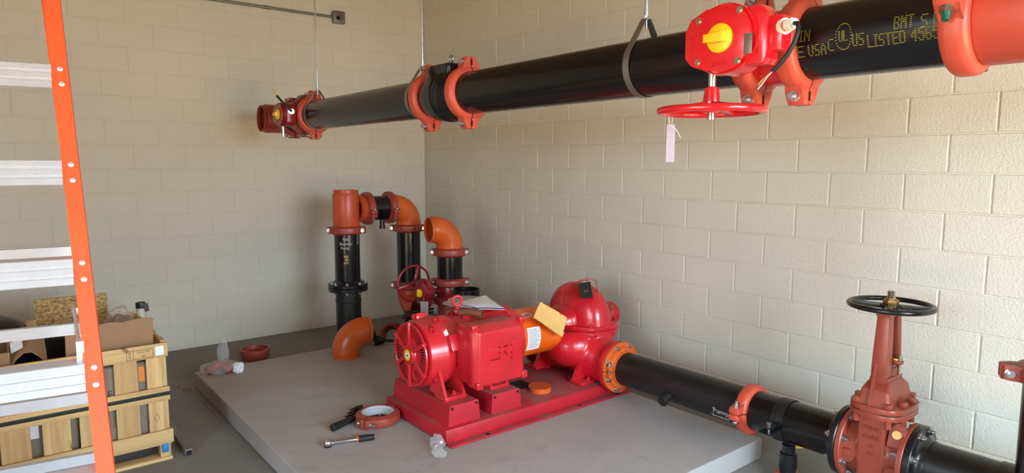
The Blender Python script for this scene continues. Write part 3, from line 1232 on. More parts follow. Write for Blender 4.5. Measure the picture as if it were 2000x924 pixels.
t = thing('pipe_tee', 'orange-red pipe tee standing on the flanged pipe with its top open', 'pipe fitting', (SX, SY, 1.09))
e = [PR, PR, PR-.003, PR-.003, PR+.001, PR+.006]
zs = (0, .014, .016, .026, .028, .04)
mb = MB()
mb.sweep([(SX, SY, 1.115+z) for z in zs]+[(SX, SY, 1.46-z) for z in zs[::-1]], e+e[::-1], thick=.010, n=48)
mb.obj('run', 'fitting_redorange', t)
BZ = 1.292
mb = MB()
mb.lathe([(PR+.028, .09), (PR+.014, .112), (PR+.007, .135), (PR+.004, .15), (PR+.001, .165), (PR-.003, .169), (PR-.003, .178), (PR, .18), (PR, .194), (PR-.01, .194), (PR-.01, .095)], (SX, SY, BZ), (1, 0, 0), n=44, closed=True)
mb.obj('branch', 'fitting_redorange', t)
coupling('brown-red coupling under the upright orange tee', (SX, SY, 1.11), (0, 0, 1), LAT, mat='coupling_brown', flip=-1)
LUGT = (0, -.95, -.3)
coupling('brown-red coupling on the side branch of the upright tee', (SX+.196, SY, BZ), (1, 0, 0), LUGT, mat='coupling_brown')
RXX = -.83
hp = pipe_thing('bridge_pipe', 'short black level pipe with small nipple joining tee and elbow', (SX+.20, SY, BZ), (RXX-.20, SY, BZ))
mb = MB()
mb.cyl((-1.10, SY, BZ-.10), (-1.10, SY, BZ-.175), .022, 18)
mb.cyl((-1.10, SY, BZ-.165), (-1.10, SY, BZ-.19), .027, 18)
mb.obj('outlet_nipple', 'flange_black', hp)
coupling('brown-red coupling between level bridge pipe and orange elbow', (RXX-.20, SY, BZ), (1, 0, 0), LUGT, mat='coupling_brown')
t = thing('pipe_elbow', 'orange elbow turning the bridge pipe down beside the corner', 'pipe fitting', (RXX, SY, 1.1))
elbow_mesh(MB(), (RXX, SY, BZ), (-1, 0, 0), (0, 0, -1)).obj('elbow_body', 'fitting_orange', t)
coupling('brown-red coupling below the orange elbow on the drop pipe', (RXX, SY, BZ-.198), (0, 0, 1), LAT, mat='coupling_brown', flip=-1)
pipe_thing('drop_pipe', 'black vertical drop pipe behind the dark red handwheel', (RXX, SY, .56), (RXX, SY, BZ-.20))
coupling('brown-red coupling at the foot of the black drop pipe', (RXX, SY, .555), (0, 0, 1), LAT, mat='coupling_brown', flip=-1)
t = thing('pipe_elbow', 'brown elbow below the drop pipe half hidden by the dark red valve', 'pipe fitting', (RXX, SY, .16))
elbow_mesh(MB(), (RXX, SY, .36), (0, 0, 1), (0, -1, 0)).obj('elbow_body', 'fitting_redorange', t)
mb = MB()
mb.cyl((RXX, SY, -.01), (RXX, SY, .26), .045, 20)
mb.lathe([(.09, 0), (.09, .012), (.05, .014)], (RXX, SY, 0), n=24)
mb.obj('foot_support', 'flange_black', t)

# second stack: open elbow on a geared valve
EX, EY = -.763, -1.66
t = thing('pipe_elbow', 'open-mouthed orange elbow on top of the short pipe stack in the corner', 'pipe fitting', (EX, EY, .95))
dA = V((-.985, .17, 0)).normalized()
elbow_mesh(MB(), (EX, EY, 1.125), (0, 0, -1), dA).obj('elbow_body', 'fitting_orange', t)
coupling('brown-red coupling under the open-mouthed orange elbow', (EX, EY, .925), (0, 0, 1), LAT, mat='coupling_brown', flip=-1)
pipe_thing('stack_pipe', 'short black upright pipe below the open-mouthed orange elbow', (EX, EY, .665), (EX, EY, .922))
coupling('brown-red coupling on top of the dark red valve in the corner', (EX, EY, .66), (0, 0, 1), LAT, mat='coupling_brown', flip=-1)
M = frame((EX, EY, .578), (0, 0, 1), (-1, 0, 0))
t = thing('butterfly_valve', 'dark red upright geared valve with handwheel behind the motor', 'valve', M)
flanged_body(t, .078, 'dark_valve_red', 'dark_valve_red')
zz, yy = V((-1, 0, 0)), V((0, 1, 0))
xx = yy.cross(zz)
G = Matrix(((xx.x, yy.x, zz.x, EX-.29), (xx.y, yy.y, zz.y, EY-.01), (xx.z, yy.z, zz.z, .595), (0, 0, 0, 1))) @ Matrix.Diagonal((-.85, .85, .85, 1))
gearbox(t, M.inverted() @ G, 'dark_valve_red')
gi = M.inverted() @ G
wheel_parts(t, gi @ Matrix.Translation((-.062, .215, -.030)) @ Matrix.Rotation(-PI/2, 4, 'X') @ Matrix.Rotation(.4, 4, 'Z'), .185, .012, 3, 'dark_valve_red', hub=.026, hubh=.06, dish=-.02, spw=.024)
t = thing('pipe_spool', 'brown pipe piece carrying the dark red upright valve', 'pipe fitting', (EX, EY, .12))
mb = MB()
mb.sweep([(EX, EY, .12), (EX, EY, .135), (EX, EY, .14), (EX, EY, .49), (EX, EY, .498)], [.16, .16, .112, .112, .1095], thick=.01, n=40)
mb.obj('spool_body', 'coupling_brown', t)
coupling('brown-red coupling under the dark red upright valve', (EX, EY, .497), (0, 0, 1), LAT, mat='coupling_brown', flip=-1)
t = thing('paper_tag', 'lavender paper tag hanging on the dark red valve behind the motor', 'tag', (-1.13, -1.86, .45))
mb = MB()
c = V((-1.135, -1.84, .50))
mb.sheet([[c+V((.782*a, -.623*a, b)) for b in (-.06, 0, .06)] for a in (-.032, .032)], .0015)
mb.obj('tag_card', 'lavender_tag', t)
mb = MB()
mb.sweep([c+V((0, 0, .052)), c+V((.01, .03, .09)), (-1.10, -1.70, .60)], .0015, n=6)
mb.obj('string', 'brass', t)
# black open spool standing behind the motor
pipe_thing('pipe_spool', 'open black pipe piece standing on end behind the red motor', (-.965, -2.20, .122), (-.965, -2.20, .70), cat='pipe')
# dark pieces on the floor behind the motor
t = thing('cast_flange', 'brown cast pipe flange lying on the floor behind the motor end', 'pipe fitting', (-1.02, -.92, 0))
mb = MB(frame((-.99, -1.0, .085), (-.55, -.6, .58)))
mb.lathe([(.06, -.02), (.12, -.02), (.12, .01), (.085, .02), (.08, .075), (.06, .075)], n=32, closed=True)
mb.obj('flange_body', 'coupling_brown', t)
t = thing('threaded_rod_bundle', 'dark threaded studs sticking out beside the tagged valve', 'bolts', (-1.08, -1.62, .33))
for k in range(3):
    mb = MB()
    mb.cyl((-1.16, -1.50-.02*k, .36+.028*k), (-.90, -1.60, .37+.028*k), .009, 10)
    mb.obj('stud', 'flange_black', t)

# ================================================================== PUMP SET
AY, AZ = -3.105, .56        # shaft line
t = thing('fire_pump', 'red split-case pump and electric motor on a red steel skid', 'pump', (-1.3, -3.13, .12))
PUMP = t
# skid: folded steel tray with outward lips
mb = MB()
mb.box((-1.235, -3.13, .200), (1.50, .70, .012), .002)
for s in (-1, 1):
    mb.box((-1.235, -3.13+s*.347, .163), (1.50, .008, .082), .001)
    mb.box((-1.235, -3.13+s*.375, .126), (1.50, .062, .010), .001)
mb.box((-1.983, -3.13, .166), (.008, .70, .076), .001)
mb.box((-.487, -3.13, .163), (.008, .70, .082), .001)
skid = mb.obj('skid', 'skid_red', t, angle=25)
for x in (-1.72, -.98, -.62):
    mb = MB()
    mb.cyl((x, -3.512, .1312), (x, -3.512, .1316), .014, 16)
    mb.obj('lip_hole', 'dark_void', skid)
mb = MB()
mb.prism([(-1.215, -3.205), (-1.10, -3.205), (-1.10, -3.05), (-1.215, -3.05)], .2062, .2068)
mb.obj('drain_opening', 'dark_void', skid)


def pedestal(x0, x1, z1):
    mb = MB()
    y0, y1, z0 = -3.445, -2.80, .2065
    i = .012
    P = [(x0, y0, z0), (x1, y0, z0), (x1, y1, z0), (x0, y1, z0), (x0+i, y0+.004, z1), (x1-i, y0+.004, z1), (x1-i, y1-.004, z1), (x0+i, y1-.004, z1)]
    vs = [mb._v(p) for p in P]
    for f in ((0, 1, 5, 4), (1, 2, 6, 5), (2, 3, 7, 6), (3, 0, 4, 7), (4, 5, 6, 7)):
        mb.bm.faces.new([vs[k] for k in f])
    bmesh.ops.bevel(mb.bm, geom=[e for e in mb.bm.edges if all(v.co.z > .3 for v in e.verts)], offset=.008, segments=2, affect='EDGES', profile=.5)
    o = mb.obj('motor_pedestal', 'skid_red', t, angle=25)
    for sx in (x0+.028, x1-.028):
        mb = MB()
        mb.cyl((sx, y0+.002, z1-.018), (sx, y0-.0012, z1-.018), .008, 14)
        mb.obj('corner_hole', 'dark_void', o)
    return o


pedestal(-1.948, -1.725, .325)
pedestal(-1.645, -1.415, .325)

# motor
mo = MB()
mo.lathe([(.186, 0), (.190, .005), (.190, .475), (.186, .48)], (-1.79, AY, AZ), (1, 0, 0), n=64)
motor = mo.obj('motor_frame', 'motor_red', t)
# cooling fins along the frame
for k in range(30):
    a = 2*PI*k/30+.05
    mb = MB()
    d = V((0, math.cos(a), math.sin(a)))
    if d.z < -.75:
        continue
    R3 = Matrix.Rotation(a-PI/2, 3, 'X')
    mb.box(V((-1.50, AY, AZ))+d*.200, (.33, .005, .024), .0015, R3)
    mb.obj('cooling_fin', 'motor_red', motor, angle=25)
# drive-end and fan-end shields
mb = MB()
prof = [(.120, .0), (.176, .004), (.197, .012), (.203, .026), (.204, .10), (.210, .115), (.212, .15), (.205, .165), (.2025, .23), (.190, .235)]
mb.lathe(prof, (-1.975, AY, AZ), (1, 0, 0), n=64)
bell = mb.obj('fan_end_shield', 'motor_red', t)
mb = MB()
mb.lathe([(.19, 0), (.205, .004), (.205, .07), (.16, .10), (.06, .12), (.05, .12)], (-1.34, AY, AZ), (1, 0, 0), n=56)
mb.obj('drive_end_shield', 'motor_red', t)
FX = -1.977
mb = MB()
mb.cyl((FX, AY, AZ), (FX-.004, AY, AZ), .178, 56)
mb.obj('vent_recess', 'dark_void', bell)
mb = MB()
mb.lathe([(.172, .0), (.186, -.004), (.192, -.012), (.190, -.020), (.176, -.020), (.170, -.012)], (FX, AY, AZ), (1, 0, 0), n=64, closed=True)
mb.obj('rim_ring', 'motor_red', bell)


def radial(mb, a, r0, r1, w, h, x0):
    R3 = Matrix.Rotation(a-PI/2, 3, 'X')
    d = V((0, math.cos(a), math.sin(a)))
    mb.box(V((x0-h/2, AY, AZ))+d*(r0+r1)/2, (h, w, r1-r0), min(w, h)*.25, R3)


for k in range(6):
    a = PI/2+k*PI/3
    mb = MB()
    radial(mb, a, .040, .196, .022, .030, FX-.002)
    mb.obj('shield_rib', 'motor_red', bell, angle=25)
for k in range(54):
    a = PI/2+(k+.5)*2*PI/54
    if min(abs((a-PI/2-j*PI/3+PI) % (2*PI)-PI) for j in range(6)) < .11:
        continue
    mb = MB()
    radial(mb, a, .100, .176, .0068, .012, FX-.002)
    mb.cyl((FX-.012, AY+.166*math.cos(a), AZ+.166*math.sin(a)), (FX-.019, AY+.166*math.cos(a), AZ+.166*math.sin(a)), .0062, 8)
    mb.obj('vent_bar', 'motor_red', bell, angle=25)
mb = MB()
mb.lathe([(.104, 0), (.104, -.010), (.066, -.014), (.062, -.030), (.056, -.036), (.0, -.036)], (FX, AY, AZ), (1, 0, 0), n=40)
mb.obj('hub_cap', 'motor_red', bell)
mb = MB()
mb.cyl((FX-.0362, AY, AZ), (FX-.0375, AY, AZ), .033, 32)
st = mb.obj('round_sticker', 'label_yellow', bell)
mb = MB()
mb.cyl((FX-.0376, AY, AZ), (FX-.0382, AY, AZ), .019, 24)
mb.obj('sticker_centre', 'sticker_white', st)
mb = MB()
mb.box((FX-.0384, AY-.002, AZ-.002), (.0006, .014, .010))
mb.obj('sticker_print', 'print_black', st)
# lumps, bosses and feet on the motor
for a, x, sz in ((2.25, -1.885, (.075, .055, .04)), (2.75, -1.80, (.10, .10, .05)), (1.90, -1.82, (.05, .045, .03)), (3.75, -1.885, (.07, .05, .035)), (1.25, -1.885, (.075, .055, .04))):
    d = V((0, math.cos(a), math.sin(a)))
    mb = MB()
    mb.box(V((x, AY, AZ))+d*(.205+sz[2]*.25), sz, .006, Matrix.Rotation(a-PI/2, 3, 'X'))
    mb.obj('cast_boss', 'motor_red', bell, angle=25)
    piece('ms_bolt', hexbolt(.011, .016, .002, .006), 'bolt', 'motor_red', bell, WM[bell.name].inverted() @ frame(V((x-.036, AY, AZ))+d*(.215), (-1, 0, 0)))
mb = MB()
d = V((0, math.cos(2.42), math.sin(2.42)))
mb.box(V((-1.845, AY, AZ))+d*.2135, (.026, .040, .006), 0, Matrix.Rotation(2.42-PI/2, 3, 'X'))
mb.obj('barcode_label', 'sticker_white', bell)
for x0, x1 in ((-1.925, -1.775), (-1.60, -1.455)):
    for s in (-1, 1):
        mb = MB()
        mb.box(((x0+x1)/2, AY+s*.215, .338), (x1-x0, .12, .024), .004)
        yy0 = AY+s*.262
        for xx_ in (x0+.012, x1-.012):
            R = 1
            vs = [mb._v(p) for p in ((xx_-.009, AY+s*.265, .35), (xx_+.009, AY+s*.265, .35), (xx_+.009, AY+s*.10, .35), (xx_-.009, AY+s*.10, .35), (xx_-.009, AY+s*.196, .50), (xx_+.009, AY+s*.196, .50), (xx_+.009, AY+s*.12, .50), (xx_-.009, AY+s*.12, .50))]
            for f in ((0, 1, 2, 3), (4, 5, 6, 7), (0, 1, 5, 4), (1, 2, 6, 5), (2, 3, 7, 6), (3, 0, 4, 7)):
                mb.bm.faces.new([vs[k] for k in f])
        ft = mb.obj('motor_foot', 'motor_red', motor, angle=25)
        piece('mf_bolt', hexbolt(.013, .011, .008, .008), 'bolt', 'motor_red', ft, WM[ft.name].inverted() @ Matrix.Translation(((x0+x1)/2+.01, AY+s*.235, .351)))
mb = MB()
c = V((-1.655, AY-.0, .842))
mb.sweep([c+V((.030*math.cos(a)*.95, -.030*math.cos(a)*.3, .030*math.sin(a))) for a in [2*PI*k/28 for k in range(28)]], .0095, n=10, closed=True)
mb.cyl(c+V((0, 0, -.085)), c+V((0, 0, -.028)), .013, 16)
mb.lathe([(.028, -.07), (.026, -.055), (.014, -.045)], c, n=20)
mb.obj('lifting_eye', 'motor_red', motor)
# terminal box on the camera side
tbx0, tbx1, tby, tbz0, tbz1 = -1.808, -1.435, -3.515, .412, .772
mb = MB()
mb.box(((tbx0+tbx1)/2-.004, -3.40, (tbz0+tbz1)/2), (tbx1-tbx0-.02, .17, tbz1-tbz0-.02), .012)
tb = mb.obj('terminal_box', 'motor_red', motor, angle=30)
mb = MB()
prf = [(-.185, .018), (-.130, .050), (-.03, .066), (.09, .066), (.135, .055), (.180, .006), (.186, -.05), (-.186, -.05)]
cx, cz = (tbx0+tbx1)/2, (tbz0+tbz1)/2
W2 = (tbx1-tbx0)/2
ring0 = [(cx+a*W2, tby+d_, cz+b*(tbz1-tbz0)/2) for a, b, d_ in ((-1, -1, .09), (1, -1, .09), (1, 1, .09), (-1, 1, .09))]
ring1 = [(cx+a*W2, tby+d_, cz+b*(tbz1-tbz0)/2) for a, b, d_ in ((-1, -1, .02), (1, -1, .02), (1, 1, .055), (-1, 1, .055))]
ring2 = [(cx+a*(W2-.026), tby+d_, cz+b*(tbz1-tbz0)/2) for a, b, d_ in ((-1, -.94, .0), (1, -.94, .0), (1, .80, .0), (-1, .80, .0))]
R_ = [[mb._v(p) for p in r_] for r_ in (ring0, ring1, ring2)]
for k in range(2):
    for i in range(4):
        j = (i+1) % 4
        mb.bm.faces.new((R_[k][i], R_[k][j], R_[k+1][j], R_[k+1][i]))
mb.bm.faces.new(R_[2])
mb.bm.faces.new(R_[0][::-1])
bmesh.ops.bevel(mb.bm, geom=mb.bm.edges[:], offset=.012, segments=3, affect='EDGES', profile=.5, clamp_overlap=True)
cov = mb.obj('box_cover', 'motor_red', tb, angle=30)
for a, b in ((-.86, -.90), (.90, -.86), (-.92, .93), (.93, .95)):
    mb = MB()
    yy_ = tby+(.030 if b > 0 else .0)
    mb.box((cx+a*W2, yy_+.012, cz+b*(tbz1-tbz0)/2), (.042, .05, .042), .007)
    lug = mb.obj('cover_lug', 'motor_red', tb, angle=30)
    mb = MB()
    mb.cyl((cx+a*W2, yy_-.010, cz+b*(tbz1-tbz0)/2), (cx+a*W2, yy_-.0175, cz+b*(tbz1-tbz0)/2), .009, 6)
    mb.obj('screw', 'motor_red', tb)
# cast mark on the cover: square letters between two bars
yb = tby-.0008


def strokes(boxes, name):
    mb = MB()
    for x0, x1, z0, z1 in boxes:
        mb.box(((x0+x1)/2, yb, (z0+z1)/2), (x1-x0, .0044, z1-z0), .001)
    mb.obj(name, 'motor_red', tb, angle=25)


lx, lz, w_, h_, k_ = cx-.075, cz-.030, .044, .075, .0095
strokes([(lx, lx+k_, lz, lz+h_), (lx+w_/2-k_/2, lx+w_/2+k_/2, lz, lz+h_), (lx+w_-k_, lx+w_, lz, lz+h_), (lx, lx+w_, lz, lz+k_)], 'cast_letter')
x0 = lx+.053
strokes([(x0, x0+k_, lz, lz+h_), (x0, x0+w_, lz, lz+k_), (x0, x0+w_, lz+h_-k_, lz+h_), (x0, x0+w_, lz+h_*.45, lz+h_*.45+k_), (x0+w_-k_, x0+w_, lz+h_*.45, lz+h_)], 'cast_letter')
x0 = lx+.106
strokes([(x0, x0+k_, lz+h_*.3, lz+h_), (x0, x0+w_, lz+h_-k_, lz+h_), (x0+w_-k_, x0+w_, lz-.012, lz+h_), (x0, x0+w_, lz+h_*.3, lz+h_*.3+k_), (x0, x0+w_, lz-.012, lz-.003)], 'cast_letter')
strokes([(lx-.018, lx-.010, lz-.024, lz+h_+.018), (lx-.018, lx+.10, lz+h_+.012, lz+h_+.02), (lx+.055, lx+.165, lz+h_+.030, lz+h_+.038), (lx-.018, lx+.165, lz-.030, lz-.022), (lx-.018, lx+.165, lz-.050, lz-.042), (lx+.158, lx+.165, lz-.024, lz+h_+.038)], 'cast_frame')
mb = MB()
mb.cyl((-1.25, AY, AZ), (-.95, AY, AZ), .04, 20)
mb.obj('drive_shaft', 'stainless', motor)
# coupling guard
mb = MB()
mb.sweep([(-1.285, AY, AZ), (-1.28, AY, AZ), (-.915, AY, AZ), (-.90, AY, AZ)], [.156, .161, .161, .150], thick=.004, n=56)
gd = mb.obj('coupling_guard', 'guard_orange', t)


def wrap_x(x0, ang, R):
    def f(p):
        a = ang+p.y/R
        return V((x0+p.x, AY-(R+.0008+p.z)*math.cos(a), AZ+(R+.0008+p.z)*math.sin(a)))
    return f


def wrap_sheet(parent, name, mat, x0, x1, a0, a1, R, t_=.0008):
    mb = MB()
    f = wrap_x(0, 0, R)
    g = [[f(V((x0+(x1-x0)*i/6, (a0+(a1-a0)*j/10)*R, t_))) for j in range(11)] for i in range(7)]
    mb.sheet(g, t_)
    return mb.obj(name, mat, parent)


lab = wrap_sheet(gd, 'instruction_label', 'white_paper', -1.215, -1.105, -.55, .42, .1615)
for k in range(13):
    a = .34-.065*k
    wrap_sheet(lab, 'printed_line', 'print_grey', -1.207, -1.113-.02*((k*7) % 3 == 0), a-.010, a+.010, .1626, .0004)
mb = MB()
f = wrap_x(-1.165, 1.0, .1615)
vs = [mb._v(f(V((.042*math.cos(2*PI*k/28), .024*math.sin(2*PI*k/28), .0004)))) for k in range(28)]
mb.bm.faces.new(vs)
ov = mb.obj('oval_label', 'white_paper', gd)
mb = MB()
for j in range(-2, 3):
    vs = [mb._v(f(V((x_, j*.0065+y_, .0010)))) for x_, y_ in ((-.028, -.0018), (.028, -.0018), (.028, .0018), (-.028, .0018))]
    mb.bm.faces.new(vs)
mb.obj('oval_print', 'red_print', ov)

# pump casing, fused into one casting per half
CX, CY = -.625, -3.13
mb = MB()
mb.ell((CX, CY, .53), .150, .275, .325, 40, 24, .85)
mb.ell((CX, CY+.02, .55), .275, .165, .165, 32, 16, .8)
mb.cyl((CX-.29, AY, AZ), (CX+.29, AY, AZ), .085, 32)
mb.box((CX, CY, .17), (1.4, 1.2, .74))
mbx = None
up_me = None


def casting(parts, size, zcut=None, above=True, sm=5):
    mb = MB()
    parts(mb)
    me = vox(mb, size, sm)
    if zcut is not None:
        bm = bmesh.new()
        bm.from_mesh(me)
        r_ = bmesh.ops.bisect_plane(bm, geom=bm.verts[:]+bm.edges[:]+bm.faces[:], plane_co=(0, 0, zcut), plane_no=(0, 0, -1 if above else 1), clear_outer=True)
        ed = [g for g in r_['geom_cut'] if isinstance(g, bmesh.types.BMEdge)]
        bmesh.ops.holes_fill(bm, edges=ed)
        bm.to_mesh(me)
        bm.free()
    for p in me.polygons:
        p.use_smooth = True
    me.set_sharp_from_angle(angle=math.radians(50))
    return me


mb.bm.free()


def upper(mb):
    mb.ell((CX, CY, .53), .150, .275, .318, 40, 24, .85)
    mb.ell((CX, CY+.02, .56), .265, .150, .150, 32, 16, .8)
    mb.cyl((CX-.30, AY, AZ), (CX+.30, AY, AZ), .08, 32)


def lower(mb):
    mb.ell((CX, CY, .53), .195, .285, .285, 40, 24, .85)
    mb.ell((CX, CY, .50), .28, .21, .20, 32, 16, .8)
    mb.cyl((CX-.30, AY, AZ), (CX+.30, AY, AZ), .08, 32)
    for s in (-1, 1):
        mb.sweep([(CX-.005, CY, .42), (CX-.01, CY+s*.12, .385), (CX-.015, CY+s*.22, .35), (CX-.015, CY+s*.30, .333), (CX-.015, CY+s*.385, .33)], [.20, .195, .178, .150, .128], n=40)
    mb.ell((CX-.08, CY-.06, .43), .24, .20, .17, 32, 16)


put('upper_casing', casting(upper, .0085, .545, True), 'pump_red', t)
put('lower_casing', casting(lower, .0085, .545, False), 'pump_red', t)
oct_ = [(-.855, -3.02), (-.855, -3.20), (-.745, -3.395), (-.545, -3.415), (-.415, -3.33), (-.385, -3.19), (-.385, -3.03), (-.47, -2.88), (-.75, -2.87)]
for z0, z1, nm in ((.508, .5445, 'lower_joint_flange'), (.5465, .580, 'upper_joint_flange')):
    mb = MB()
    mb.prism(oct_, z0, z1, bev=.005)
    fl = mb.obj(nm, 'pump_red', t, angle=30)
for x, y in ((-.835, -3.05), (-.82, -3.20), (-.73, -3.355), (-.64, -3.385), (-.55, -3.385), (-.44, -3.31), (-.41, -3.19), (-.42, -3.05)):
    piece('pc_bolt', hexbolt(.013, .014, .008, .008), 'bolt', 'pump_red', t, WM[t.name].inverted() @ Matrix.Translation((x, y, .580)))
# raised foundry marks on the joint flange and casing
text('cast_lettering', 'DUCTILE IRON', .020, Matrix.Translation((-.632, -3.4085, .530)) @ Matrix.Rotation(-.1, 4, 'Z') @ Matrix.Rotation(PI/2, 4, 'X'), 'pump_red', t, .0012)
# feet
for x, y0, y1 in ((-.72, -3.44, -3.22), (-.54, -3.44, -3.22), (-.72, -3.04, -2.82), (-.54, -3.04, -2.82)):
    pass
for x, y in ((-.80, -3.36), (-.47, -3.36), (-.80, -2.90), (-.47, -2.90)):
    s = 1 if x > CX else -1
    mb = MB()
    mb.box((x, y, .218), (.15, .12, .022), .006)
    mb.prism([(-.07, 0), (.07, 0), (.02, .15), (-.02-.02*s, .15)], -.014, .014, (x, y+(.03 if y < CY else -.03), .225), (0, -1, 0), (1, 0, 0))
    mb.prism([(-.05, 0), (.05, 0), (.09, .14), (-.01, .14)], -.014, .014, (x-.03*s, y+.02*(1 if y < CY else -1), .225), (-1, 0, 0) if y < CY else (1, 0, 0), (0, 1, 0) if y < CY else (0, -1, 0))
    ft = mb.obj('pump_foot', 'pump_red', t, angle=30)
    piece('pf_bolt', hexbolt(.013, .012, .010, .008), 'bolt', 'pump_red', ft, WM[ft.name].inverted() @ Matrix.Translation((x-.02*s, y-.03, .229)))
# bearing housings
for s, x0 in ((1, CX+.255), (-1, CX-.255)):
    mb = MB()
    mb.lathe([(.06, 0), (.07, .02), (.085, .05), (.088, .11), (.075, .125), (.045, .13), (.04, .145), (0, .147)], (x0, AY, AZ+.01), (s, 0, 0), n=36)
    mb.box((x0+s*.03, AY, AZ-.09), (.12, .16, .06), .01)
    bh = mb.obj('bearing_housing', 'pump_red', t)
    for k in range(6):
        a = PI/3*k
        piece('bh_bolt', hexbolt(.008, .008, .002, .005), 'bolt', 'pump_red', bh, WM[bh.name].inverted() @ frame((x0+s*.122, AY+.062*math.cos(a), AZ+.01+.062*math.sin(a)), (s, 0, 0)))
mb = MB()
mb.sweep([(CX+.18, AY-.14, .60), (CX+.20, AY-.16, .655), (CX+.25, AY-.12, .66), (CX+.29, AY-.06, .62)], .007, n=8)
mb.obj('flush_tube', 'zinc', t)
# discharge and suction flanges
for s in (-1, 1):
    mb = MB()
    flange_disc(mb, (-.64, CY+s*.375, .33), (0, s, 0), .172, .08, .034)
    mb.obj('nozzle_flange', 'pump_red', t)
# red machine screw heads where the nozzle meets the case
mb = MB()
mb.cyl((-1.14, -3.30, .2065), (-1.14, -3.30, .238), .075, 40)
bmesh.ops.bevel(mb.bm, geom=[e_ for e_ in mb.bm.edges if abs(e_.verts[0].co.z-e_.verts[1].co.z) < 1e-6], offset=.006, segments=2, affect='EDGES', profile=.5)
tag(mb.obj('orange_disc', 'fitting_orange'), 'round orange pipe cap lying on the skid below the coupling guard', 'cap')

# black plate and wire on top of the pump
t = thing('nameplate', 'black rectangular plate wired to the top of the pump casing', 'plate', (-.70, -3.27, .78))
pl = [V((-.725, -3.225, .862)), V((-.610, -3.225, .864)), V((-.690, -3.335, .775)), V((-.812, -3.335, .787))]
mb = MB()
g = [[pl[0].lerp(pl[3], j/3)+(pl[1].lerp(pl[2], j/3)-pl[0].lerp(pl[3], j/3))*i/3 for j in range(4)] for i in range(4)]
mb.sheet(g, .003)
mb.obj('plate', 'print_black', t)
mb = MB()
mb.sweep([pl[0]+V((0, 0, .002)), (-.70, -3.20, .874), (-.60, -3.19, .882), (-.56, -3.23, .868), (-.61, -3.30, .80)], .003, n=6)
mb.sweep([(-.60, -3.20, .87), (-.75, -3.2, .872), (-.85, -3.20, .84), (-.90, -3.24, .76), (-.945, -3.29, .70), (-.96, -3.30, .69)], .003, n=6)
mb.obj('wire', 'pump_red', t)
for k, (a, b) in enumerate(((.4, .62), (.62, .62))):
    mb = MB()
    p = pl[0].lerp(pl[1], a)+(pl[3]-pl[0])*b
    mb.box(p+V((0, -.002, .003)), (.012, .004, .012), .002)
    mb.obj('embossed_dot', 'nameplate_grey', t)

# manila envelope
t = thing('envelope', 'manila envelope wired to the pump hanging over the orange guard', 'envelope', (-1.06, -3.30, .65))
q = [V((-1.105, -3.262, .790)), V((-.885, -3.285, .655)), V((-1.005, -3.365, .560)), V((-1.238, -3.345, .720))]
n_ = (q[1]-q[0]).cross(q[3]-q[0]).normalized()
mb = MB()
g = []
for i in range(9):
    row = []
    for j in range(7):
        u, v = i/8, j/6
        p = q[0].lerp(q[1], u).lerp(q[3].lerp(q[2], u), v)
        row.append(p+n_*(.010*math.sin(PI*u)*math.sin(PI*v)+.003*math.sin(7*u+3*v)))
    g.append(row)
mb.sheet(g, .004)
mb.obj('envelope_body', 'manila', t)
mb = MB()
g = [[q[3].lerp(q[2], i/6)+(q[0]-q[3])*(.02+.22*j)+n_*(-.0045 if n_.y > 0 else .0045)+n_*(-.004 if n_.y > 0 else .004)*0 for j in (0, .5, 1)] for i in range(7)]
mb.sheet(g, .0012)
mb.obj('envelope_flap', 'manila', t)

# papers in a clear bag and rubber scraps on the motor
t = thing('document_bag', 'clear plastic bag with folded white papers lying on the motor', 'papers', (-1.50, -3.0, .775))
pc = [V((-1.60, -2.96, .792)), V((-1.33, -2.96, .812)), V((-1.425, -3.28, .800)), V((-1.56, -3.18, .795))]
for nm, mm, dz, sh in (('paper_sheet', 'white_paper', 0., 0.), ('paper_sheet', 'navy_print', -.006, .004), ('paper_sheet', 'white_paper', -.012, .008)):
    mb = MB()
    g = []
    for i in range(7):
        row = []
        for j in range(7):
            u, v = i/6, j/6
            p = pc[0].lerp(pc[1], u).lerp(pc[3].lerp(pc[2], u), v)
            row.append(p+V((sh*.3, -sh, dz+.010*math.sin(3*u+1)*math.sin(2.6*v))))
        g.append(row)
    mb.sheet(g, .0022)
    mb.obj(nm, mm, t)


def crumple(c, rx, ry, rz, seed, amp=.35, sub=3):
    rnd = random.Random(seed)
    bm = bmesh.new()
    bmesh.ops.create_icosphere(bm, subdivisions=sub, radius=1)
    ks = [(V((rnd.gauss(0, 1), rnd.gauss(0, 1), rnd.gauss(0, 1))).normalized(), rnd.uniform(2, 7), rnd.uniform(0, 6)) for _ in range(9)]
    for v in bm.verts:
        d = v.co.normalized()
        r = 1+amp*sum(abs(math.sin(k*d.dot(w)+p))-.5 for w, k, p in ks)/3
        v.co = V((c[0]+d.x*rx*r, c[1]+d.y*ry*r, max(c[2]+d.z*rz*r, c[2]-rz)))
    mb = MB()
    mb.bm.free()
    mb.bm = bm
    return mb


crumple((-1.50, -3.02, .800), .15, .15, .020, 3, .3).obj('clear_bag', 'clear_plastic', t, angle=25)
t = thing('rubber_scrap', 'brown rolled rubber scrap beside the lifting eye on the motor', 'rubber', (-1.60, -3.20, .76))
mb = MB()
mb.sweep([(-1.66, -3.13, .775), (-1.61, -3.20, .782), (-1.575, -3.26, .772)], [.020, .026, .024], thick=.004, n=14)
mb.obj('rolled_piece', 'brown_rubber', t)
mb = MB()
mb.sheet([[(-1.70+.02*i, -3.05-.03*i, .775+.010*math.sin(i)), (-1.66+.02*i, -3.00-.03*i, .770+.012*math.sin(i+1))] for i in range(5)], .004)
mb.obj('flat_piece', 'brown_rubber', t)

# ================================================================== LOW LINE (runs along Y)
LX, LZ = -.64, .33


def lo(y):
    return (LX, y, LZ)


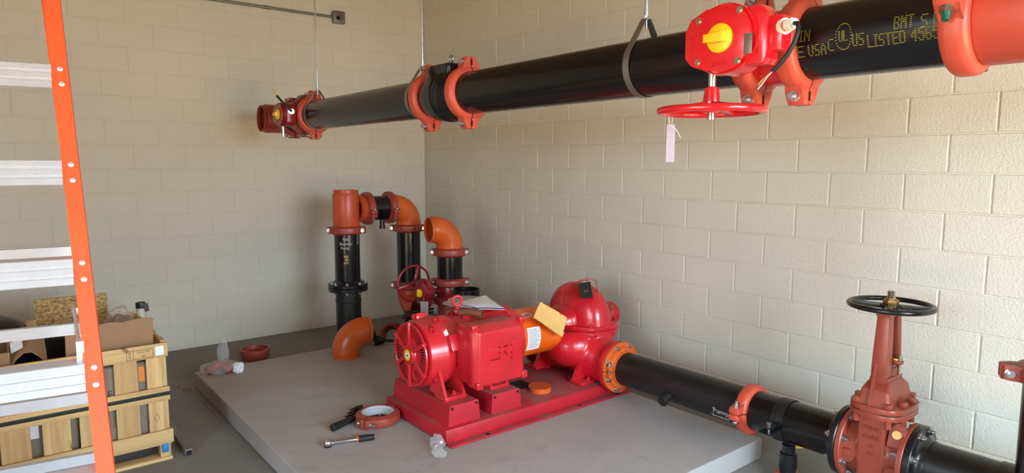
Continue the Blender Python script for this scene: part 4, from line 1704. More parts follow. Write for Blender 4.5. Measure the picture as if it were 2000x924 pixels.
t = thing('flange_adapter', 'orange flange adapter bolted to the pump nozzle', 'flange', frame(lo(-3.541), DN, (-1, 0, 0)))
for s in (1, -1):
    mb = MB()
    g = .02
    a0, a1 = (g, PI-g) if s > 0 else (PI+g, 2*PI-g)
    mb.lathe([(PR+.0006, .012), (PR+.0006, .0), (.168, .0), (.172, .004), (.172, .020), (.168, .024), (.146, .024), (.143, .040), (.136, .048), (PR+.010, .050), (PR+.008, .062), (PR+.0006, .062)], n=32, a0=a0, a1=a1, closed=True)
    for e_ in (1, -1):
        mb.prism([(e_*(PR+.014), s*.006), (e_*(PR+.040), s*.010), (e_*(PR+.052), s*.020), (e_*(PR+.048), s*.036), (e_*(PR+.022), s*.046)], .024, .062, bev=.004)
    mb.obj('adapter_half', 'fitting_orange', t, world=False, angle=35)
for k in range(8):
    a = 2*PI*(k+.5)/8
    piece('fa_bolt', hexbolt(.0135, .012, .012, .008), 'bolt', 'zinc', t, Matrix.Translation((.149*math.cos(a)*1.0, .149*math.sin(a), .0245)))
for e_ in (1, -1):
    piece('fa_lug', lambda m: (m.cyl((0, 0, -.05), (0, 0, .06), .008, 10), m.cyl((0, 0, .036), (0, 0, .05), .014, 6)), 'lug_bolt', 'zinc', t, Matrix.Translation((e_*(PR+.036), 0, .046)) @ Matrix.Rotation(PI/2, 4, 'X'))
lp = pipe_thing('discharge_pipe', 'black low pipe with small side nipple leaving the pump', lo(-3.58), lo(-4.525), mat='dusty_black_pipe')
mb = MB()
mb.cyl((LX-.085, -4.03, LZ-.035), (LX-.155, -4.03, LZ-.065), .028, 20)
mb.cyl((LX-.145, -4.03, LZ-.061), (LX-.160, -4.03, LZ-.067), .033, 20)
nb = mb.obj('side_nipple', 'dusty_black_pipe', lp)
mb = MB()
mb.cyl((LX-.161, -4.03, LZ-.0675), (LX-.1615, -4.03, LZ-.0677), .022, 20)
mb.obj('nipple_bore', 'dark_void', nb)


def wrap_lo(y0, ang, R=PR):
    """text x -> towards the camera along the pipe, y -> up round the pipe on the -X side"""
    def f(p):
        a = ang+p.y/R
        return V((LX-(R+.0005+p.z)*math.cos(a), y0-p.x, LZ+(R+.0005+p.z)*math.sin(a)))
    return f


text('chalk_writing', 'Pump', .046, None, 'chalk_white', lp, .0003, wrap_lo(-4.40, -.30))
text('chalk_writing', 'Booster', .036, None, 'chalk_white', lp, .0003, wrap_lo(-4.39, -.68))
coupling('orange-red coupling on the low black pipe at the pad edge', lo(-4.53), DN, (-1, 0, .06), mat='coupling_red', flip=-1)
pipe_thing('discharge_pipe', 'short black low pipe between orange-red coupling and gate valve', lo(-4.535), lo(-5.03), mat='black_pipe')


def riser_clamp(label, y, ears=True):
    t = thing('pipe_clamp', label, 'clamp', lo(y), 'flat steel pipe clamps of the low line')
    r = PR+.0035
    for s in (1, -1):
        mb = MB()
        g0 = .13
        seq = []
        if ears:
            seq += [V((-(PR+.115), 0, s*.016)), V((-(PR+.02), 0, s*.016))]
        for k in range(25):
            a = PI-s*0-(g0+(PI-2*g0)*k/24) if s > 0 else PI+(g0+(PI-2*g0)*k/24)
            seq.append(V((r*math.cos(a), 0, r*math.sin(a))))
        mb.sheet([[V(lo(y))+p+V((0, -.032, 0)), V(lo(y))+p+V((0, .032, 0))] for p in seq], .0055)
        mb.obj('clamp_half', 'dusty_black_pipe', t)
    if ears:
        mb = MB()
        x = LX-PR-.065
        mb.cyl((x, y, LZ-.034), (x, y, LZ+.026), .008, 10)
        mb.cyl((x, y, LZ+.019), (x, y, LZ+.029), .015, 6)
        mb.cyl((x, y, LZ-.032), (x, y, LZ-.020), .015, 6)
        mb.obj('clamp_bolt', 'zinc', t)


riser_clamp('black two-eared strap clamp on the low pipe beside the gate valve', -4.735)
riser_clamp('plain black strap clamp on the low pipe at the right picture edge', -5.72, ears=True)
# stand under the clamp
t = thing('pipe_stand', 'black upright support stand with small red coupling under the low pipe', 'pipe stand', (LX-.01, -4.76, 0))
mb = MB()
mb.cyl((LX-.01, -4.76, LZ-PR-.015), (LX-.01, -4.76, .13), .034, 24)
mb.lathe([(.034, .165), (.044, .16), (.046, .135), (.046, .085), (.044, .07)], (LX-.01, -4.76, 0), n=28)
mb.cyl((LX-.01, -4.76, .11), (LX-.01, -4.76, .004), .041, 24)
mb.obj('stand_pipe', 'flange_black', t)
mb = MB()
mb.lathe([(.042, .012), (.062, .014), (.066, .03), (.062, .046), (.042, .05)], (LX-.01, -4.76, 0), n=28)
mb.box((LX-.01-.075, -4.78, .032), (.03, .03, .034), .006)
mb.box((LX-.01+.075, -4.74, .032), (.03, .03, .034), .006)
mb.obj('stand_coupling', 'coupling_red', t)
mb = MB()
mb.cyl((LX-.095, -4.815, .032), (LX-.085, -4.75, .032), .009, 10)
mb.obj('bolt', 'zinc', t)
mb = MB()
mb.lathe([(.085, 0), (.085, .010), (.04, .012)], (LX-.01, -4.76, 0), n=28)
mb.obj('foot_plate', 'flange_black', t)

# ------------------------------------------------------------------ gate valve
GY = -5.215
yA, yB = GY+.148, GY-.148
t = thing('gate_valve', 'rust-red rising-stem gate valve with black handwheel', 'valve', (LX, GY, LZ-.2))
GV = t


def body(mb):
    mb.cyl((LX, yA-.004, LZ), (LX, yB+.004, LZ), .125, 48)
    mb.ell((LX, GY, LZ-.01), .110, .115, .15, 32, 16)
    mb.prism([(-.128, -.13), (.128, -.13), (.132, .20), (-.132, .20)], -.058, .058, (LX, GY, LZ), (0, -1, 0), (1, 0, 0))


me = casting(body, .007, sm=4)
put('valve_body', me, 'rust_red', t)
for s, y in ((1, yA), (-1, yB)):
    mb = MB()
    flange_disc(mb, (LX, y, LZ), (0, -s, 0), .172, .08, .026)
    mb.obj('body_flange', 'rust_red', t)
for y, z in ((GY+.100, LZ-.020), (GY-.100, LZ-.045)):
    mb = MB()
    mb.cyl((LX-.08, y, z), (LX-.138, y, z), .032, 28)
    mb.cyl((LX-.138, y, z), (LX-.141, y, z), .006, 10)
    mb.obj('drain_boss', 'rust_red', t)
mb = MB()
mb.prism([(-.055, -.035), (.03, -.035), (.055, .0), (.03, .035), (-.055, .035)], 0, .03, (LX-.075, yB+.045, LZ+.125), (-.9, 0, .3), (0, 0, 1))
sb = mb.obj('plug_boss', 'rust_red', t)
mb = MB()
mb.cyl((LX-.10, yB+.045, LZ+.135), (LX-.112, yB+.045, LZ+.139), .019, 20)
mb.obj('pipe_plug', 'manila', sb)
# bonnet joint: two oval flanges with bolts
ovp = []
for k in range(40):
    a = 2*PI*k/40
    c_, s_ = math.cos(a), math.sin(a)
    ovp.append((.158*math.copysign(abs(c_)**.62, c_), .122*math.copysign(abs(s_)**.62, s_)))
for z0, z1, nm in ((.527, .5535, 'body_top_flange'), (.5555, .583, 'bonnet_flange')):
    mb = MB()
    mb.prism(ovp, z0, z1, (LX, GY, 0), bev=.006)
    mb.obj(nm, 'rust_red', t, angle=30)
mb = MB()
mb.prism([(a*.985, b*.985) for a, b in ovp], .5530, .5560, (LX, GY, 0))
mb.obj('joint_gasket', 'rubber', t)
for x, y in ((-.128, -.070), (-.128, .070), (-.045, -.100), (.050, -.100), (-.045, .100), (.050, .100), (.128, -.070), (.128, .070)):
    piece('gv_bolt', lambda m: m.box((0, 0, .012), (.030, .028, .024), .003), 'bonnet_bolt', 'rust_red', t, WM[t.name].inverted() @ Matrix.Translation((LX+x, GY+y, .583)))
    piece('gv_nut', lambda m: m.cyl((0, 0, 0), (0, 0, -.034), .015, 8), 'bonnet_nut', 'rust_red', t, WM[t.name].inverted() @ Matrix.Translation((LX+x, GY+y, .527)))


def bonnet(mb):
    P = [(-.135, -.075, .575), (.135, -.075, .575), (.135, .075, .575), (-.135, .075, .575), (-.115, -.06, .655), (.115, -.06, .655), (.115, .06, .655), (-.115, .06, .655), (-.075, -.045, .690), (.075, -.045, .690), (.075, .045, .690), (-.075, .045, .690)]
    vs = [mb._v((LX+a, GY+b, z)) for a, b, z in P]
    for k in (0, 4):
        for i in range(4):
            j = (i+1) % 4
            mb.bm.faces.new((vs[k+i], vs[k+j], vs[k+4+j], vs[k+4+i]))
    mb.bm.faces.new(vs[8:12])
    mb.bm.faces.new(vs[0:4][::-1])


put('bonnet', casting(bonnet, .006, sm=8), 'rust_red', t)
# yoke: a broad channel arm towards the camera, a narrow one behind, open between them
for x0, x1, w0, w1 in ((-.092, -.026, .034, .027), (.050, .078, .034, .027)):
    mb = MB()
    R_ = []
    for z, w, k in ((.680, w0, 1.), (.80, w0*.96, .96), (1.000, w1, .80)):
        R_.append([mb._v((LX+a*k, GY+b, z)) for a, b in ((x0, -w), (x1, -w), (x1, w), (x0, w))])
    for k in range(2):
        for i in range(4):
            j = (i+1) % 4
            mb.bm.faces.new((R_[k][i], R_[k][j], R_[k+1][j], R_[k+1][i]))
    mb.bm.faces.new(R_[0][::-1])
    mb.bm.faces.new(R_[2])
    bmesh.ops.bevel(mb.bm, geom=mb.bm.edges[:], offset=.004, segments=2, affect='EDGES', profile=.5, clamp_overlap=True)
    mb.obj('yoke_arm', 'rust_red', t, angle=25)
mb = MB()
mb.prism([(-.080, -.040), (.080, -.040), (.080, .040), (-.080, .040)], .680, .705, (LX, GY, 0), bev=.004)
mb.box((LX+.01, GY, .72), (.06, .07, .05), .008)
mb.obj('yoke_foot', 'rust_red', t, angle=30)
mb = MB()
mb.prism([(-.076, -.030), (.066, -.030), (.066, .030), (-.076, .030)], .99, 1.012, (LX, GY, 0), bev=.004)
mb.cyl((LX, GY, 1.01), (LX, GY, 1.025), .034, 24)
mb.obj('yoke_head', 'rust_red', t, angle=30)
mb = MB()
mb.prism([(-.145, .583), (-.118, .583), (-.088, .70), (-.088, .775)], -.007, .007, (LX, GY+.01, 0), (0, -1, 0), (1, 0, 0))
mb.obj('yoke_rib', 'rust_red', t, angle=30)
mb = MB()
mb.box((LX+.012, GY, .772), (.036, .125, .018), .004)
mb.box((LX, GY, .752), (.06, .06, .014), .003)
mb.obj('gland_follower', 'rust_red', t, angle=30)
mb = MB()
mb.box((LX, GY-.02, .786), (.03, .06, .014), .003)
mb.obj('packing_collar', 'brass', t)
for s in (1, -1):
    piece('gl_bolt', lambda m: (m.cyl((0, 0, -.06), (0, 0, .03), .006, 10), m.cyl((0, 0, .010), (0, 0, .022), .011, 6)), 'gland_bolt', 'stainless', t, WM[t.name].inverted() @ Matrix.Translation((LX+.012, GY+s*.052, .776)))
mb = MB()
zz_ = .69
rs, ps = [], []
while zz_ < 1.102:
    ps += [(LX, GY, zz_), (LX, GY, zz_+.005)]
    rs += [.0185, .0155]
    zz_ += .010
mb.sweep(ps, rs, n=16)
mb.obj('stem', 'zinc', t, angle=20)
WZ = 1.037
mb = MB()
mb.prism([(.034*math.cos(a), .034*math.sin(a)) for a in [PI/3*k for k in range(6)]], 1.040, 1.064, (LX, GY, 0), bev=.003)
mb.cyl((LX, GY, 1.060), (LX, GY, 1.070), .023, 20)
mb.obj('stem_nut', 'brass', t, angle=30)
Wm = WM[t.name].inverted() @ Matrix.Translation((LX, GY, WZ)) @ Matrix.Rotation(.3, 4, 'Z')
mb = MB(Wm)
RW = .174
mb.sweep([(RW*math.cos(a), RW*math.sin(a), 0) for a in [2*PI*k/64 for k in range(64)]], .0125, n=14, closed=True)
mb.obj('handwheel_rim', 'flange_black', t, world=False)
for k in range(4):
    a = PI/2*k
    mb = MB(Wm @ Matrix.Rotation(a, 4, 'Z'))
    mb.prism([(.03, -.020), (RW-.01, -.014), (RW-.01, .014), (.03, .020)], -.007, .007, bev=.004)
    mb.box((RW*.5, 0, -.010), (RW-.06, .008, .014), .002)
    mb.obj('handwheel_spoke', 'flange_black', t, world=False)
mb = MB(Wm)
mb.lathe([(.046, -.014), (.048, -.006), (.046, .004), (.03, .006)], n=28)
mb.obj('handwheel_hub', 'flange_black', t, world=False)
# cast markings on the camera side of the body
for s, z, h, dx_ in (('8 IN-SE', .475, .026, .1335), ('300PSI', .432, .027, .1328), ('A', .390, .026, .1320), ('DI', .352, .028, .1312)):
    text('cast_lettering', s, h, Matrix.Translation((LX-dx_, GY-.006, z)) @ Matrix.Rotation(-PI/2, 4, 'Z') @ Matrix.Rotation(PI/2, 4, 'X'), 'rust_red', t, .003)

# black weld-neck flanges either side, with bolts
for lab, y, s in (('black flange bolted to the pump side of the gate valve', yA+.002, 1), ('black flange bolted to the near side of the gate valve', yB-.002, -1)):
    t = thing('pipe_flange', lab, 'flange', frame((LX, y, LZ), (0, s, 0), (-1, 0, 0)))
    mb = MB()
    mb.lathe([(PR+.0008, 0), (.168, 0), (.172, .004), (.172, .026), (.168, .030), (.142, .030), (.130, .034), (.118, .05), (PR+.004, .065), (PR+.0008, .065)], n=56, closed=True)
    mb.obj('flange_body', 'flange_black', t, world=False)
    for k in range(8):
        a = 2*PI*(k+.5)/8
        d = V((.149*math.cos(a), .149*math.sin(a), 0))
        piece('wf_bolt', hexbolt(.0155, .014, .010, .0095), 'bolt', 'zinc', t, Matrix.Translation(d+V((0, 0, .0305))))
        piece('wf_nut', hexbolt(.0155, .014, .012, .0095), 'nut', 'zinc', t, Matrix.Translation(d+V((0, 0, -.0285))) @ Matrix.Rotation(PI, 4, 'X'))
pipe_thing('discharge_pipe', 'black low pipe leaving the picture at the bottom right corner', lo(yB-.012), lo(-6.9), mat='dusty_black_pipe')

# riser at the right edge
RX, RY = -.808, -5.885
pipe_thing('riser_pipe', 'black vertical riser pipe cut by the right picture edge', (RX, RY, .0), (RX, RY, .898))
pipe_thing('riser_pipe', 'upper black riser pipe above the dark red coupling at the right edge', (RX, RY, .902), (RX, RY, ZC-.4), mat='black_pipe')
coupling('dark red coupling with bright bolt on the riser at the right edge', (RX, RY, .90), (0, 0, 1), (-.40, .92, 0), mat='coupling_brown', flip=1, small=False)

# ================================================================== STEP LADDER
wv = V((math.cos(.14), -math.sin(.14), 0))
dv = V((math.sin(.14), math.cos(.14), 0))
LO = V((-3.678, -4.148, 1.37))
LWID = .50
t = thing('step_ladder', 'orange fibreglass step ladder with aluminium treads at the left', 'ladder', LO+V((-.25, .1, -1.37)))


def front(z, side):
    k = z-1.37
    p = LO+dv*.353*k+V((0, 0, k))
    p -= wv*.055*k
    if side < 0:
        p -= wv*(LWID-.11*k)
    return p


REAR0, REAR1 = V((-3.637, -3.50, 1.40)), V((-3.587, -3.30, .60))


def rear(z, side):
    p = REAR0.lerp(REAR1, (1.40-z)/.8)
    if side < 0:
        p = p-wv*(LWID-.11*(z-1.37))
    return p


def channel(mb, p0, p1, inward, depthdir, web, fl, th):
    """C-section rail: web on the outside, flanges pointing inward"""
    for p, q in ((p0, p1),):
        A = []
        for c in (p, q):
            o = c
            a, b = inward, depthdir
            A.append([mb._v(o+x) for x in (V((0, 0, 0)), a*fl, a*fl+b*th, a*th+b*th, a*th+b*(web-th), a*fl+b*(web-th), a*fl+b*web, b*web)])
        n = 8
        for i in range(n):
            j = (i+1) % n
            mb.bm.faces.new((A[0][i], A[0][j], A[1][j], A[1][i]))
        mb.bm.faces.new(A[0][::-1])
        mb.bm.faces.new(A[1])


ZT = 2.40
for s in (1, -1):
    mb = MB()
    channel(mb, front(.01, s)+wv*.0*s, front(ZT, s), wv*(-s), dv, .072, .044, .0045)
    rl = mb.obj('front_rail', 'ladder_orange', t, angle=25)
    mb = MB()
    channel(mb, rear(.01, s), rear(ZT-.05, s), wv*(-s), dv, .052, .032, .004)
    rr_ = mb.obj('rear_rail', 'ladder_orange', t, angle=25)
    mb = MB()
    mb.box(front(.018, s)-wv*s*.02+dv*.036, (.07, .09, .035), .006)
    mb.obj('rubber_foot', 'rubber', rl)
    mb = MB()
    mb.box(rear(.018, s)-wv*s*.016+dv*.026, (.055, .07, .035), .006)
    mb.obj('rubber_foot', 'rubber', rr_)
tr_z = [2.262, 1.962, 1.662, 1.368, 1.070, .775, .478, .180]
for z in tr_z:
    a, b = front(z, -1)+wv*.0445, front(z, 1)-wv*.0445
    zd = V((0, 0, 1))
    h = .0385
    prof = [(-.001, h), (-.0045, h-.002), (-.0045, .0195), (.0005, .0175), (.0005, .0105), (-.0045, .0085), (-.0045, -.0065), (.0005, -.0085), (.0005, -.0155), (-.0045, -.0175), (-.0045, -h+.002), (-.001, -h), (.006, -h), (.006, h-.004), (.066, h-.004), (.066, h-.03), (.069, h-.03), (.069, h)]
    mb = MB()
    lean = V((0, 0, 1))+dv*.353
    A = [[mb._v(p+dv*(u+.0)+zd*w_+dv*.353*w_*1.0+V((0, 0, 0))) for u, w_ in prof] for p in (a, b)]
    # treads sit just in front of the rail flanges' inner edge
    n = len(prof)
    for i in range(n):
        j = (i+1) % n
        mb.bm.faces.new((A[0][i], A[0][j], A[1][j], A[1][i]))
    mb.bm.faces.new(A[0][::-1])
    mb.bm.faces.new(A[1])
    me_o = mb.obj('tread', 'aluminium', t, angle=20)
    for s in (1, -1):
        for dz in (.024, -.024):
            p = front(z+dz, s)-wv*s*.020-dv*.0002
            piece('ld_rivet', lambda m: m.lathe([(.0085, 0), (.0075, .003), (.004, .0045), (0, .005)], n=16), 'rivet', 'aluminium', me_o, WM[me_o.name].inverted() @ frame(p, -dv+V((0, 0, .3))))
for k, z in enumerate((1.67, 1.352, 1.036, .725, .435, .16)):
    a, b = rear(z, -1)+wv*.006, rear(z, 1)-wv*.006
    mb = MB()
    prof = [(-.002, .022), (-.002, -.022), (.028, -.022), (.028, -.019), (.001, -.019), (.001, .019), (.028, .019), (.028, .022)]
    A = [[mb._v(p+dv*u+V((0, 0, w_))) for u, w_ in prof] for p in (a, b)]
    for i in range(8):
        j = (i+1) % 8
        mb.bm.faces.new((A[0][i], A[0][j], A[1][j], A[1][i]))
    mb.bm.faces.new(A[0][::-1])
    mb.bm.faces.new(A[1])
    mb.obj('rear_brace', 'aluminium', t, angle=20)
mb = MB()
mb.box((front(ZT, 1)+front(ZT, -1))/2+dv*.05+V((0, 0, .03)), (LWID-.04, .17, .07), .01, Matrix.Rotation(-.14, 3, 'Z'))
mb.obj('top_cap', 'ladder_orange', t)
# spreader: folding bars and bracket between the rails
for s in (1, -1):
    mb = MB()
    p0, p1 = front(1.13, s)-wv*s*.05+dv*.03, rear(1.13, s)-wv*s*.05
    m_ = (p0+p1)/2-V((0, 0, .015))
    mb.sweep([p0, m_], .006, n=6)
    mb.sweep([m_, p1], .006, n=6)
    mb.obj('spreader_bar', 'aluminium', t)
    mb = MB()
    mb.box(front(1.13, s)-wv*s*.050+dv*.014, (.020, .022, .085), .002, Matrix.Rotation(-.14, 3, 'Z'))
    mb.obj('spreader_bracket', 'aluminium', t)
    mb = MB()
    c = rear(1.05, s)-wv*s*.050-dv*.006
    mb.box(c, (.004, .018, .11), .001, Matrix.Rotation(-.14, 3, 'Z'))
    mb.box(c+V((.006, -.01, -.05)), (.014, .006, .035), .001)
    mb.box(c+V((.004, 0, .06)), (.03, .02, .03), .002)
    mb.obj('brace_clip', 'strap_steel', t)

# ================================================================== CRATE AND CONTENTS
CX0, CX1, CYF, CYB, CH = -4.55, -3.165, -2.42, -1.45, .69
t = thing('wooden_crate', 'slatted pine crate full of packaging behind the ladder', 'crate', ((CX0+CX1)/2, (CYF+CYB)/2, 0))


def board(name, x0, x1, y0, y1, z0, z1, mat, R=None):
    mb = MB()
    mb.box(((x0+x1)/2, (y0+y1)/2, (z0+z1)/2), (x1-x0, y1-y0, z1-z0), .002, R)
    o = mb.mesh(name, 25)
    c = V(((x0+x1)/2, (y0+y1)/2, (z0+z1)/2))
    o.transform(Matrix.Translation(-c))
    o.materials.append(MATS[mat])
    b = bpy.data.objects.new(name, o)
    COL.objects.link(b)
    b.parent = t
    b.location = c-WM[t.name].translation
    WM[b.name] = Matrix.Translation(c)
    return b


xs = -3.20
k = 0
for x1_, w_ in ((-3.196, .078), (-3.318, .112), (-3.482, .118), (-3.640, .122), (-3.812, .124), (-3.985, .124), (-4.155, .124), (-4.325, .124)):
    board('slat', x1_-w_, x1_, CYF, CYF+.018, .10, .66, 'pine_v')
board('rail', CX0, CX1, CYF-.020, CYF-.001, .612, .690, 'pine_h')
board('rail', CX0, CX1, CYF-.018, CYF-.001, .408, .436, 'pine_h')
board('rail', CX0, CX1, CYF-.018, CYF-.001, .358, .386, 'pine_h')
board('rail', CX0, CX1+.006, CYF-.022, CYF-.001, .110, .186, 'pine_h')
bs = board('strap', CX0, CX1, CYF-.015, CYF-.0012, .3865, .4075, 'rubber')
for y_ in (CYF+.018, CYB-.04):
    for x_ in (CX1-.045, CX0):
        board('corner_post', x_, x_+.04, y_, y_+.04, .0, .66, 'pine_v')
for zz_ in (.612, .36, .11):
    board('end_rail', CX1-.022, CX1-.004, CYF+.06, CYB-.04, zz_, zz_+.075, 'pine_v')
    board('back_rail', CX0, CX1, CYB, CYB+.018, zz_, zz_+.078, 'pine_h')
    board('end_rail', CX0+.004, CX0+.022, CYF+.06, CYB-.04, zz_, zz_+.075, 'pine_v')
for y_ in (CYF+.1, CYF+.32, CYF+.54, CYF+.76):
    board('end_slat', CX1-.004, CX1+.008, y_, y_+.09, .05, .68, 'pine_v')
    board('back_slat', CX0+.2+(y_-CYF)*1.1, CX0+.32+(y_-CYF)*1.1, CYB-.018, CYB, .05, .68, 'pine_v')
board('floor_deck', CX0, CX1, CYF+.0, CYB, .095, .109, 'pine_h')
for y_ in (CYF, CYF+.45, CYB-.09):
    board('skid_runner', CX0, CX1, y_, y_+.09, .0, .018, 'pine_h')
    for x_ in (CX0, (CX0+CX1)/2, CX1-.06):
        board('pallet_block', x_, x_+.055, y_+.012, y_+.075, .019, .094, 'pine_v')
mb = MB()
mb.box((CX1-.036, CYF-.004, .075), (.032, .006, .05), .003)
mb.obj('blue_tag', 'blue_plastic', t)
mb = MB()
mb.box((CX1-.042, CYF-.0212, .650), (.042, .001, .052), 0)
mb.obj('blank_sticker', 'sticker_white', t)
TM = Matrix.Rotation(PI/2, 4, 'X')
for s, x, z, h in (('US-2797', -3.285, .655, .018), ('HT', -3.285, .632, .018)):
    text('stamp', s, h, Matrix.Translation((x, CYF-.0206, z)) @ TM, 'print_brown', t, .0003)
text('stamp', 'AVIL', .018, Matrix.Translation((-3.352, CYF-.0206, .645)) @ Matrix.Rotation(0, 4, 'Z') @ TM @ Matrix.Rotation(PI/2, 4, 'Z'), 'print_brown', t, .0003)
mb = MB()
for x0, x1, z0, z1 in ((-3.368, -3.240, .668, .670), (-3.368, -3.240, .6195, .6215), (-3.369, -3.367, .6195, .670), (-3.336, -3.334, .6195, .670), (-3.241, -3.239, .6195, .670)):
    mb.box(((x0+x1)/2, CYF-.0206, (z0+z1)/2), (x1-x0, .0006, z1-z0))
mb.obj('stamp_frame', 'print_brown', t)
mb = MB()
mb.sweep([(-3.235+.012*math.cos(a), CYF-.0006, .262+.03*math.sin(a)) for a in (0, PI/2, PI, 1.5*PI)], .0012, n=4, closed=True)
mb.obj('diamond_stamp', 'print_brown', t)
mb = MB()
mb.box((-3.80, CYF-.0205, .672), (.085, .001, .028))
yl = mb.obj('yellow_sticker', 'label_yellow', t)
mb = MB()
for kx in range(6):
    mb.box((-3.828+.011*kx, CYF-.0212, .666-.002*(kx % 2)), (.008, .0006, .013))
mb.obj('sticker_print', 'print_black', yl)


def carton(label, x0, x1, y0, y1, z0, z1, mat='cardboard', open_=False, rz=0):
    t = thing('cardboard_box', label, 'box', Matrix.Translation(((x0+x1)/2, (y0+y1)/2, z0)) @ Matrix.Rotation(rz, 4, 'Z'))
    w, d, h = x1-x0, y1-y0, z1-z0
    for nm, c, s in (('side_panel', (0, -d/2, h/2), (w, .005, h)), ('side_panel', (0, d/2, h/2), (w, .005, h)), ('side_panel', (-w/2, 0, h/2), (.005, d, h)), ('side_panel', (w/2, 0, h/2), (.005, d, h)), ('bottom_panel', (0, 0, .0035), (w-.012, d-.012, .005))):
        mb = MB()
        mb.box(c, s, .001)
        mb.obj(nm, mat, t, world=False)
    if not open_:
        for s in (-1, 1):
            mb = MB()
            mb.box((0, s*d/4, h+.003), (w, d/2-.004, .005), .001)
            mb.obj('top_flap', mat, t, world=False)
    return t


IZ = .111
b1 = carton('grey-brown carton behind the right slats of the crate', -3.56, -3.235, CYF+.035, CYF+.38, IZ, .58, 'cardboard_grey')
text('print', 'GE', .05, Matrix.Translation((-3.470, CYF+.0322, .435)) @ TM, 'print_black', b1, .0003)
mb = MB()
for i in range(3):
    for x0, x1, z0, z1 in ((-3.49+.028*i, -3.488+.028*i, .25, .35), (-3.47+.028*i, -3.468+.028*i, .25, .35), (-3.49+.028*i, -3.468+.028*i, .348, .35), (-3.49+.028*i, -3.468+.028*i, .25, .252)):
        mb.box(((x0+x1)/2, CYF+.032, (z0+z1)/2), (x1-x0, .0006, z1-z0))
mb.obj('print', 'print_black', b1)
mb = MB()
mb.box((-3.293, CYF+.032, .52), (.030, .0008, .085))
mb.obj('orange_label', 'label_orange', b1)
b2 = carton('brown carton behind the middle slats of the crate', -3.86, -3.60, CYF+.05, CYF+.42, IZ, .40, 'cardboard_grey')
mb = MB()
mb.box((-3.80, CYF+.047, .33), (.05, .0008, .12))
mb.obj('paper_label', 'white_paper', b2)
carton('open brown box with torn label at the left of the crate', -4.10, -3.87, CYF+.06, CYF+.34, .47, .74, 'cardboard', True)
carton('brown carton under the open box in the crate', -4.15, -3.90, CYF+.05, CYF+.45, IZ, .465, 'cardboard')

# big torn cardboard sheet leaning on the front rail
t = thing('cardboard_sheet', 'large torn cardboard flap leaning against the front rail of the crate', 'cardboard', (-3.43, -2.37, .60))
q = [V((-3.636, -2.34, .600)), V((-3.225, -2.34, .600)), V((-3.2185, -2.375, .830)), V((-3.632, -2.375, .826))]
mb = MB()
mb.sheet([[q[0].lerp(q[1], i/8).lerp(q[3].lerp(q[2], i/8), j/4)+V((0, .006*math.sin(i*1.3), .006*math.sin(i*2.1)*(j == 4))) for j in range(5)] for i in range(9)], .006)
mb.obj('sheet', 'cardboard', t)
mb = MB()
mb.sheet([[V((-3.636+.414*i/6, -2.36-.02*j, .672-.012*j+.004*math.sin(i*2))) for j in range(3)] for i in range(7)], .005)
mb.obj('folded_edge', 'cardboard', t)
t = thing('cardboard_sheet', 'small crumpled cardboard flap with white label in the crate', 'cardboard', (-3.80, -2.30, .6))
mb = MB()
mb.sheet([[V((-3.875+.16*i/5, -2.36+.08*j, .655+.075*math.sin(PI*i/5)*(1-.3*j)+.05*j)) for j in range(3)] for i in range(6)], .005)
mb.obj('flap', 'cardboard', t)
mb = MB()
mb.sheet([[V((-3.862+.05*i/2, -2.33+.035*j, .725+.012*i+.02*j)) for j in range(3)] for i in range(3)], .002)
mb.obj('torn_label', 'white_paper', t)
# OSB board standing at the back of the crate
mb = MB()
mb.box((-3.527, -1.515, .565), (.39, .018, .57), .001, Matrix.Rotation(-.03, 3, 'X'))
tag(mb.obj('osb_board', 'osb'), 'square strand board standing upright at the back of the crate', 'board')
mb = MB()
mb.box((-3.745, -1.62, .50), (.05, .04, .50), .002)
tag(mb.obj('timber_offcut', 'pine_v'), 'upright timber offcut beside the strand board in the crate', 'timber')
t = thing('plastic_wrap', 'crumpled clear wrapping with brown padding right of the strand board', 'wrapping', (-3.28, -1.75, .55))
crumple((-3.30, -1.75, .69), .065, .08, .085, 11, .5).obj('clear_wrap', 'wrap_plastic', t, angle=25)
crumple((-3.285, -1.73, .655), .06, .07, .07, 5, .4).obj('brown_padding', 'brown_rubber', t, angle=30)
crumple((-3.93, -1.85, .66), .17, .20, .17, 23, .25).obj('bag_body', 'black_bag', thing('bin_bag', 'black plastic bag bulging at the left of the crate', 'bag', (-3.93, -1.85, .5)), angle=40)
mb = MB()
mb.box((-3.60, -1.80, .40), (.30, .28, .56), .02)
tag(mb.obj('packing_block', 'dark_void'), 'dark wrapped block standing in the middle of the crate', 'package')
# PVC pipe stub with black tape, behind the crate
t = thing('plastic_pipe', 'pale plastic pipe stub with black taped top behind the crate', 'pipe', (-3.10, -1.25, 0))
mb = MB()
mb.sweep([(-3.10, -1.25, 0), (-3.10, -1.25, .70)], .0305, thick=.004, n=24)
mb.obj('pipe_wall', 'pvc', t)
mb = MB()
mb.sweep([(-3.10, -1.25, .672), (-3.10, -1.25, .70), (-3.10, -1.25, .712), (-3.10, -1.25, .716)], [.0325, .0330, .031, .015], n=24)
mb.prism([(-.0, .0), (.040, .0), (.046, -.055), (.022, -.062), (.008, -.02)], .0, .004, (-3.10, -1.283, .708), (0, -1, 0), (1, 0, 0))
mb.obj('black_tape', 'black_bag', t)
